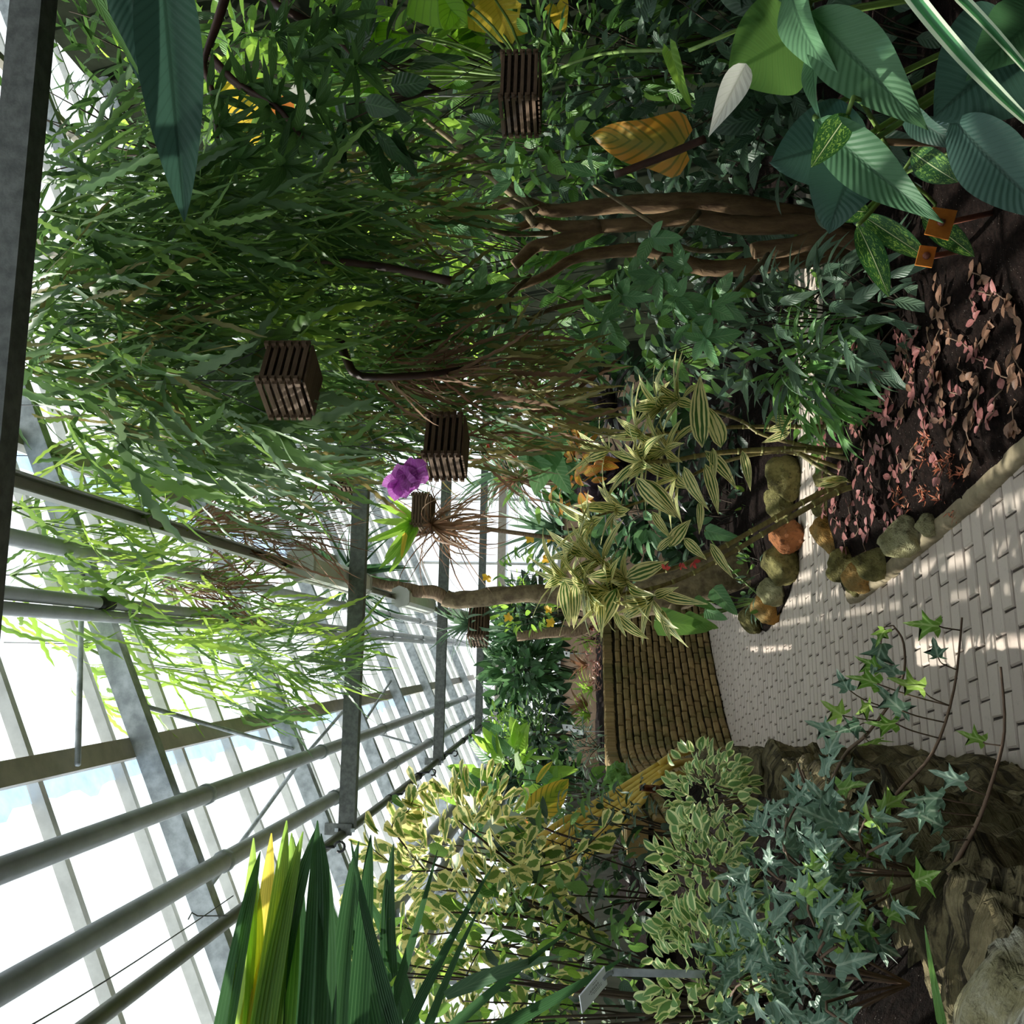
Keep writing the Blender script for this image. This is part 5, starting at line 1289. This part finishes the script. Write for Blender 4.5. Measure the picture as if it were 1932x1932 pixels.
for a, b in ((705,940), (700,985), (708,1010), (725,1080), (722,1050), (745,1085), (735,930), (690,1030)): hero(lg, t, S(785, 985, 7.1), S(a, b, 7.0), wx=1, roll=rnd.uniform(-40, 40), name='strap_leaf')
hero(leaf('strap_leaf', 'strap', M['yellow'], .2, n=10, cols=3, droop=.5), t, S(765, 1005, 7.0), S(757, 1055, 7.0), wx=1, name='strap_leaf')
rosette('air_plant', 'fine wispy plant in the distant basket', S(890, 1178, 9.5), 80, LF['blue'], (.25, .5), (.2, 2.2))
rosette('air_plant', 'thin dry leaves trailing from the small basket', S(815, 990, 7.1), 60, LF['dry'], (.35, .6), (1.0, 2.8))

# ================================================================== HANGING CACTUS CURTAIN
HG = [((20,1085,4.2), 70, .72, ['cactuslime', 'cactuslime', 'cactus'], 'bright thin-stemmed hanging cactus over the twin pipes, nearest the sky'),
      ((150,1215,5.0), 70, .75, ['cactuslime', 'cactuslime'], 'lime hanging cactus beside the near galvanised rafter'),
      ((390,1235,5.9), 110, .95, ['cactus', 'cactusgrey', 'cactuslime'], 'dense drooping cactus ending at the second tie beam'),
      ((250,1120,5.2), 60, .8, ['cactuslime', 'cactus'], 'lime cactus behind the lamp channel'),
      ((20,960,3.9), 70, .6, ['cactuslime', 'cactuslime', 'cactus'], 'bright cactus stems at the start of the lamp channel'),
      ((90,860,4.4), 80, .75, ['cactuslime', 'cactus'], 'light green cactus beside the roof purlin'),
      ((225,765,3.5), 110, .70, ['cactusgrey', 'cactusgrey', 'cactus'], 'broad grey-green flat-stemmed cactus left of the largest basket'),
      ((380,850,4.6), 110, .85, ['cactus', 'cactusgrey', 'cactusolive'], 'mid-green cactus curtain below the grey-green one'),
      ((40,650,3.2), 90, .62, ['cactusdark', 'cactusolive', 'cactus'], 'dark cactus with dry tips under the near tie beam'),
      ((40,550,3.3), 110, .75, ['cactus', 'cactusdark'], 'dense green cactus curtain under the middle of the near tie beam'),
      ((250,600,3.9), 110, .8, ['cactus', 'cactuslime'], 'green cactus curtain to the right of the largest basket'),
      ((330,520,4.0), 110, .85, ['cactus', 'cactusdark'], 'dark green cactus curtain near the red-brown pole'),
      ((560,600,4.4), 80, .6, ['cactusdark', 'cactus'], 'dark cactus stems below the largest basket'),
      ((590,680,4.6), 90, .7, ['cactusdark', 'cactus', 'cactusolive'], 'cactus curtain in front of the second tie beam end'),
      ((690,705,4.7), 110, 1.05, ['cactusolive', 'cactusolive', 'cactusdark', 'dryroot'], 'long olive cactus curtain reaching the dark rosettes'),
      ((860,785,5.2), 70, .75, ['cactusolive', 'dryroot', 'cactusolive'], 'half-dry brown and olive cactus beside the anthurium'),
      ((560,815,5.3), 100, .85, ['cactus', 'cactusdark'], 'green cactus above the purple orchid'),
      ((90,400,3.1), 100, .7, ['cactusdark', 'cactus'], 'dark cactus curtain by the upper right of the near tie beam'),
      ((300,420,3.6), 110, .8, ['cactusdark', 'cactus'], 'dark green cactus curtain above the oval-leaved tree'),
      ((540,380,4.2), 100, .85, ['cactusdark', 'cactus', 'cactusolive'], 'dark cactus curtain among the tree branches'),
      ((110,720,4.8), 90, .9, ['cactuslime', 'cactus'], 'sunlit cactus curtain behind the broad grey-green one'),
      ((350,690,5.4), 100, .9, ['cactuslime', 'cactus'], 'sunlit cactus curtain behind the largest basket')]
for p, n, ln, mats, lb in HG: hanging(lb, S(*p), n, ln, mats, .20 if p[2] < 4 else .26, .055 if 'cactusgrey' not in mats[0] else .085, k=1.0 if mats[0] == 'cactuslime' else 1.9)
hanging('brown bundle of dry aerial roots hanging in front of the lamp channel', S(345, 1000, 5.0), 90, .85, ['dryroot'], .07, .022, 'dry root bundles', 'dry_root_bundle', 'roots')
hanging('smaller brown root tangle under the near grey pipe', S(300, 1095, 5.3), 60, .45, ['dryroot'], .08, .022, 'dry root bundles', 'dry_root_bundle', 'roots')
hanging('pale looped rootlets below the dark branch fork', S(715, 700, 4.2), 36, .35, ['dryroot'], .05, .03, 'dry root bundles', 'dry_root_bundle', 'roots')

# ================================================================== RIGHT-HAND JUNGLE
# branching tree with oval leaves
t = empty('branching_tree', G(1650, 445, .1), 'many-stemmed smooth brown tree with oval leaves right of the hanging cactuses', 'tree')
TR = [([(1660,455,5.2), (1560,425,5.2), (1400,390,5.2), (1250,383,5.2), (1120,390,5.2), (1040,398,5.2), (985,380,5.2), (930,392,5.15)], (.078, .02)),
      ([(1660,470,5.1), (1530,425,5.1), (1400,425,5.1), (1300,410,5.1), (1180,425,5.1), (1060,428,5.1), (1005,420,5.1), (960,440,5.05)], (.062, .02)),
      ([(1655,480,5.0), (1580,445,5.0), (1490,465,5.0), (1440,470,5.0), (1420,475,5.0)], (.055, .04)),
      ([(1600,470,5.2), (1440,500,5.2), (1330,505,5.2), (1240,475,5.2), (1150,475,5.2), (1080,490,5.2), (1030,520,5.2), (960,545,5.2), (900,540,5.1)], (.055, .015)),
      ([(1130,425,5.1), (1060,455,5.1), (1010,465,5.1), (970,500,5.1)], (.045, .03)),
      ([(1010,400,5.1), (960,345,5.1), (900,300,5.1), (800,225,5.1)], (.03, .012)), ([(1000,395,5.1), (930,335,5.1), (860,285,5.1), (800,278,5.1)], (.028, .01)),
      ([(1010,425,5.0), (980,390,5.0), (930,375,5.0), (890,395,5.0)], (.025, .012)), ([(980,520,5.0), (960,545,5.0), (960,600,4.9), (950,640,4.9)], (.018, .01)),
      ([(1320,400,5.0), (1260,470,4.9), (1230,510,4.8), (1170,560,4.8)], (.014, .008)), ([(1450,480,4.9), (1380,560,4.7), (1330,640,4.7)], (.014, .008)), ([(1040,440,5.0), (950,440,4.8), (880,415,4.8), (840,430,4.8)], (.016, .008)),
      ([(1000,520,5.0), (930,590,4.8), (890,640,4.8)], (.014, .008)), ([(1150,560,5), (1050,580,4.9), (960,610,4.8), (880,560,4.8)], (.016, .008)), ([(1400,470,4.9), (1300,470,4.8), (1230,420,4.7), (1120,350,4.7)], (.014, .008))]
for i, (pts, rr) in enumerate(TR): bumpy_tube('trunk' if i < 5 else 'branch', [S(*p) for p in pts], rr, M['bark'] if i < 5 else M['bark2'], t, 9 if i < 5 else 6, .10, i)
for x, y, Y, n in ((870,415,4.7,9), (840,430,4.7,7), (840,540,4.7,8), (860,590,4.7,8), (905,560,4.7,7), (960,600,4.7,7), (1120,330,4.6,8), (1150,300,4.6,6), (1170,560,4.6,7), (1240,520,4.6,8), (1290,500,4.6,7), (1230,450,4.6,6), (1330,640,4.5,9), (1300,610,4.5,7), (1340,580,4.5,7), (1140,600,4.7,8), (1100,640,4.7,7), (920,650,4.6,8), (1190,520,4.7,6), (790,360,4.7,7), (750,330,4.7,7), (770,420,4.7,6), (1360,560,4.6,6), (1280,560,4.5,7), (960,340,4.8,6), (890,395,4.7,6)):
    whorl(t, S(x, y, Y), Vector((rnd.uniform(-.7,.4), -.6, rnd.uniform(-.4,.7))), max(4, n-2), LF['oval'], (.10, .20), (.5, 1.5))
# big ribbed near leaves
t = empty('ribbed_leaf_plant', S(1800, -60, 2.7), 'big ribbed-leaf plant with a faded white spathe at the near right', 'plant')
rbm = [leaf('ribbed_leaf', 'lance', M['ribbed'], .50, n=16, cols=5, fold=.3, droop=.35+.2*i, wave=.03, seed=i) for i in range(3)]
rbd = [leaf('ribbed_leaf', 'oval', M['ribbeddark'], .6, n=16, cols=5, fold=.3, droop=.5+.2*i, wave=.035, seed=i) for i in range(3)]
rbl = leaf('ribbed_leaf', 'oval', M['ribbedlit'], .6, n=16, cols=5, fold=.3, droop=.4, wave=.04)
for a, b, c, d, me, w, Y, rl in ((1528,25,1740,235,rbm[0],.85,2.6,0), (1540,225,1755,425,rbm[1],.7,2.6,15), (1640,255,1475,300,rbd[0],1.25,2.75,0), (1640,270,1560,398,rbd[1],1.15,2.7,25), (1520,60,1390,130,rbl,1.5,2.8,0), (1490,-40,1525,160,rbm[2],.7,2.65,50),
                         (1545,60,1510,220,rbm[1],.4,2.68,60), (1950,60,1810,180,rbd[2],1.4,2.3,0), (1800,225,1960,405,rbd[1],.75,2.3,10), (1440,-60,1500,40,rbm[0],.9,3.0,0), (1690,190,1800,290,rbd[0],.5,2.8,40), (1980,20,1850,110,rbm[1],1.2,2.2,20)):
    hero(me, t, S(a, b, Y), S(c, d, Y-.12), roll=rl, wx=w)
    tube('stalk', smoothpath([t.location+Vector((0, 0, -.5)), S(a+60, b-40, Y+.1), S(a, b, Y)], 3), .009, M['twiggreen'], t, 6)
hero(leaf('white_spathe', 'lance', M['white'], .32, n=12, cols=4, fold=.8, droop=.6), t, S(1408, 120, 2.65), S(1346, 240, 2.6), wx=1.1, name='white_spathe')
tube('flower_stalk', smoothpath([S(1300, 95, 2.75), S(1360, 70, 2.7), S(1430, 40, 2.7)], 3), .006, M['twiggreen'], t, 6)
t = empty('striped_strap_plant', S(1780, -120, 2.1), 'arching green strap leaves with white edges in the near right corner', 'plant')
ws = leaf('strap_leaf', 'strap', leafmat('white_edged', '#2c6a40', '#4a8a58', 'thinmargin', '#d8e8c8', transl=.3), .09, n=18, cols=3, fold=.6, droop=.7, twist=.5)
hero(ws, t, S(1690, -60, 2.1), S(1935, 285, 2.0), wx=.8, roll=20, name='strap_leaf'); hero(ws, t, S(1795, -20, 2.05), S(1990, 175, 1.95), wx=.8, roll=-10, name='strap_leaf')
# spotted dieffenbachia
t = empty('spotted_dieffenbachia', S(1700, 330, 3.3), 'dieffenbachia with yellow-spotted leaves above the rusty plates', 'plant')
dfm = [leaf('spotted_leaf', 'oval', M['dieff'], .42, n=12, cols=4, fold=.3, droop=.5, seed=i) for i in range(2)]
for a, b, c, d, w, Y in ((1625,405,1755,490,.7,3.2), (1618,425,1680,550,.75,3.15), (1640,400,1560,395,1.1,3.2), (1600,215,1540,300,1.0,2.55), (1720,285,1800,345,1.3,3.2), (1775,310,1835,335,1.2,3.2), (1600,380,1580,400,1.3,3.2), (1740,410,1840,480,.9,3.45)):
    hero(dfm[rnd.randrange(2)], t, S(a, b, Y), S(c, d, Y-.06), wx=w, roll=rnd.uniform(-20, 20)); tube('stalk', smoothpath([t.location, S(a+25, b-25, Y+.03), S(a, b, Y)], 3), .007, M['twiggreen'], t, 6)
tube('pole', [S(1560, 266, 3.0), S(1780, 270, 3.0)], .012, M['bark'], t, 6)
# rusty plates on stakes
for i, (cs, sx, sy, lb) in enumerate((([(1760,391), (1806,398), (1789,453), (1744,442)], 1900, 395, 'larger rusty orange plate with a white dot on a leaning stake'), ([(1736,463), (1767,467), (1758,505), (1726,500)], 1830, 470, 'smaller rusty orange plate beside the larger one'))):
    Y = 3.05+.05*i; q = [S(a, b, Y) for a, b in cs]; n_ = (q[1]-q[0]).cross(q[3]-q[0]).normalized()*.003
    if n_.dot(CAM-q[0]) < 0: n_ = -n_
    t = empty('rusty_plate', G(sx, sy, .1), lb, 'sign', 'rusty plates')
    link('plate', mesh('plate', [p+n_ for p in q]+[p-n_ for p in q], [(0,1,2,3), (7,6,5,4), (0,4,5,1), (1,5,6,2), (2,6,7,3), (3,7,4,0)], M['rust']), t)
    m_ = (q[0]+q[1]+q[2]+q[3])/4
    tube('stake', [m_-n_*3, G(sx, sy, .05)], .010, M['stake'], t, 7)
    if i == 0: link('white_dot', mesh('white_dot', boxv(.012, .004, .014), BOXF, M['labelwhite']), t, m_+n_*2)
    tube('bolt', [m_+n_, m_+n_*3], .012, M['stake'], t, 8)
# big golden leaf, taro leaves, yellow leaves
t = empty('taro', S(1000, 150, 5.2), 'tall taro with backlit lime leaves and one golden fading leaf', 'plant')
gd = leaf('golden_leaf', 'heart', M['gold'], .75, n=14, cols=5, fold=.3, droop=.4, wave=.05, lobe=.1)
hero(gd, t, S(1290, 270, 4.4), S(1110, 265, 4.4), wx=1.0, name='golden_leaf', roll=-20)
for a, b, c, d, w, Y, mt in ((650,95,690,215,1.1,5.5,'taro'), (640,130,660,200,1.2,5.5,'taro'), (740,60,700,140,1,5.6,'taro'), (800,-30,870,45,1.5,5.2,'taro'), (860,-10,840,50,1.2,5.2,'taro'), (935,0,960,75,1.6,5.3,'yellow'), (900,20,990,60,.9,5.4,'yellow'), (620,90,560,180,1,5.8,'taro'), (450,165,480,265,1,5.2,'yellow'), (525,195,550,245,1.1,5.0,'orange'), (570,170,590,245,.7,4.8,'white'), (585,290,635,300,1.2,5,'taro'), (510,300,560,315,1,5,'taro'), (1050,10,1062,55,1,5,'yellow'), (710,190,690,200,1,5.5,'taro'), (600,150,560,100,1,6,'taro'), (1265,95,1295,195,.35,3.5,'bushlime'), (890,60,800,130,.8,6,'taro'), (700,60,640,20,1,6,'taro')):
    me = leaf('big_leaf', 'heart', M[mt], .8, n=10, cols=4, fold=.2, droop=.4, wave=.03, lobe=.2)
    hero(me, t, S(a, b, Y), S(c, d, Y-.05), wx=w, roll=rnd.uniform(-25, 25)); tube('stalk', smoothpath([t.location, S((a+1000)/2, (b+150)/2-20, (Y+5.2)/2), S(a, b, Y)], 3), .008, M['twiggreen'], t, 5)
# hanging near leaf and dark branch at the upper right
t = empty('banana_leaf_plant', S(300, -160, 2.2), 'long dark drooping banana-like leaf hanging at the upper right', 'plant')
hero(leaf('hanging_leaf', 'oval', M['ribbeddark'], .26, n=18, cols=4, fold=.7, droop=.35, wave=.01), t, S(300, -120, 2.2), S(345, 385, 2.15), wx=.8, name='hanging_leaf')
hero(leaf('narrow_leaf', 'blade', M['lancebright'], .08, n=12, cols=2, fold=.5, droop=.2), t, S(160, -40, 2.2), S(268, 148, 2.15), wx=1, name='narrow_leaf')
hero(leaf('hanging_leaf', 'oval', M['ribbeddark'], .26, n=18, cols=4, fold=.7, droop=.35, wave=.01), t, S(230, -160, 2.3), S(270, 200, 2.3), wx=.8, name='hanging_leaf', roll=40)
t = empty('dark_branch', S(430, -40, 3.0), 'dark knotted branch with hanging lance leaves at the upper right', 'branch')
for pts in ([(440,-60,3.0), (410,40,3.0), (385,120,3.0), (400,170,3.0), (410,260,3.0)], [(400,110,3.0), (450,160,3.0), (520,200,3.0), (570,260,3.0)], [(440,-40,3.0), (540,20,3.0), (620,60,3.1), (680,120,3.2)]):
    bumpy_tube('branch', [S(*p) for p in pts], [.018, .006], M['redcane'], t, 7, .15, 2)
for x, y, n in ((410,180,10), (420,240,10), (520,200,12), (560,250,12), (480,160,10), (600,60,12), (680,120,12), (530,60,12), (570,110,10), (640,30,10), (450,300,10), (540,310,10), (600,200,8)): whorl(t, S(x, y, 3.0), (-.3, -.5, -.9), n, LF['lance'], (.10, .19), (.3, 1.3))
t = empty('red_brown_pole', S(850, 530, 3.7), 'dark red-brown bamboo pole leaning across the cactus curtain', 'pole')
bumpy_tube('pole', [S(540, 486, 3.8), S(700, 500, 3.8), S(850, 530, 3.8)], [.014, .018], M['redcane'], t, 8, .04)
t = empty('red_brown_pole', S(1320, 262, 4.2), 'dark pole rising behind the golden leaf', 'pole')
bumpy_tube('pole', [S(1330, 262, 4.2), S(1240, 300, 4.2), S(1160, 330, 4.2)], [.018, .016], M['redcane'], t, 8, .04)
t = empty('dark_fork', S(640, 690, 4.0), 'dark crooked branch fork hanging beside the largest basket', 'branch')
bumpy_tube('branch', [S(900, 690, 4.3), S(820, 705, 4.1), S(720, 712, 4.0), S(672, 706, 4.0), S(655, 680, 4.0), S(640, 640, 4.0)], [.012, .02], M['redcane'], t, 7, .15)

# leafy masses of the right-hand side, near to far; backlit rear crowns take lime leaf colour
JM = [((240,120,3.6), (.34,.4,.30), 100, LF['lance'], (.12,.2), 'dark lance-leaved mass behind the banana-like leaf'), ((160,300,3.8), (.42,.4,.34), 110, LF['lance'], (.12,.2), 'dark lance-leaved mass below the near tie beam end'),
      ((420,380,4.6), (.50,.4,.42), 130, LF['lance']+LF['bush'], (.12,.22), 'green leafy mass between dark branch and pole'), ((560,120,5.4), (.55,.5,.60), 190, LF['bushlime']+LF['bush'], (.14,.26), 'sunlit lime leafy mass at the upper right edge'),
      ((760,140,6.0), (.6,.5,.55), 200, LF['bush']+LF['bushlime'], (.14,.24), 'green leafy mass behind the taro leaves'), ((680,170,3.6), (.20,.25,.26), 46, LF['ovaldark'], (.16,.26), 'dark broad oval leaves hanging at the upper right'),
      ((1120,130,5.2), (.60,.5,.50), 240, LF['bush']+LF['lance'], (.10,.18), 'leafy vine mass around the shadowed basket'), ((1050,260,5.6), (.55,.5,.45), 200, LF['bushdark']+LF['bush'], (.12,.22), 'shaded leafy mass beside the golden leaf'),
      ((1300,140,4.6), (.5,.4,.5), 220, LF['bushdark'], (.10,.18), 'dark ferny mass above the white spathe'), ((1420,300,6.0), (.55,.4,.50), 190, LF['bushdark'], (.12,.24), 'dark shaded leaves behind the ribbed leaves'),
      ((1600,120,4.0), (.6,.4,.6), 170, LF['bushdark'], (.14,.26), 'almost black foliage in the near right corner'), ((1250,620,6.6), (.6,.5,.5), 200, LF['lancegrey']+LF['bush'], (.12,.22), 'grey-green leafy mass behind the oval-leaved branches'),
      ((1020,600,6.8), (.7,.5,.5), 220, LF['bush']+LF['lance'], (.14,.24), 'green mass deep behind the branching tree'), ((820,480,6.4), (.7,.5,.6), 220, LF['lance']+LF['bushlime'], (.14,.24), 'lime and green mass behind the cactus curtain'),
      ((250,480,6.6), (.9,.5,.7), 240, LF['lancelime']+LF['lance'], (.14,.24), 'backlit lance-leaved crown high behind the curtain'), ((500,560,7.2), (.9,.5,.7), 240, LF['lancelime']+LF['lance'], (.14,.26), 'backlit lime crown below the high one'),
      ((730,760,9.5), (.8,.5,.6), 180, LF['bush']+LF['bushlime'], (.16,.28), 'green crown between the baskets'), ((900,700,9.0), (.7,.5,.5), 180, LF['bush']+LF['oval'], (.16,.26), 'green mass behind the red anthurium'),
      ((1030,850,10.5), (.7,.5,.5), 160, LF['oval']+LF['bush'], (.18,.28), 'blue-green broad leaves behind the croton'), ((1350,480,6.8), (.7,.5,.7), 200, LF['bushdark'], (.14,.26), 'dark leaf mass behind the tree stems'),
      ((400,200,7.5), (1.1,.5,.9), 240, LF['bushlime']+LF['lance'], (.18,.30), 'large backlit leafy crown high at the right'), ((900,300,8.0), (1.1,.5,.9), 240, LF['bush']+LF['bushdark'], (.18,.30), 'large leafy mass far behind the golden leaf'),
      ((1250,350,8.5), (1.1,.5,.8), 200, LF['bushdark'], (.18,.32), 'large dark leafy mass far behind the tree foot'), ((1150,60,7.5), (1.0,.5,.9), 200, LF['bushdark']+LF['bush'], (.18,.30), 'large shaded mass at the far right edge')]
for i, (c, rd, n, ml, sz, lb) in enumerate(JM): shrub('leafy_shrub', lb, S(*c), rd, n, ml, sz, base=S(c[0]+rd[2]*1900/c[2]*1.1, c[1], c[2]), stems=8, bias=(-.1, -.3, -.3), shell=.25, group='leafy masses of the planting')
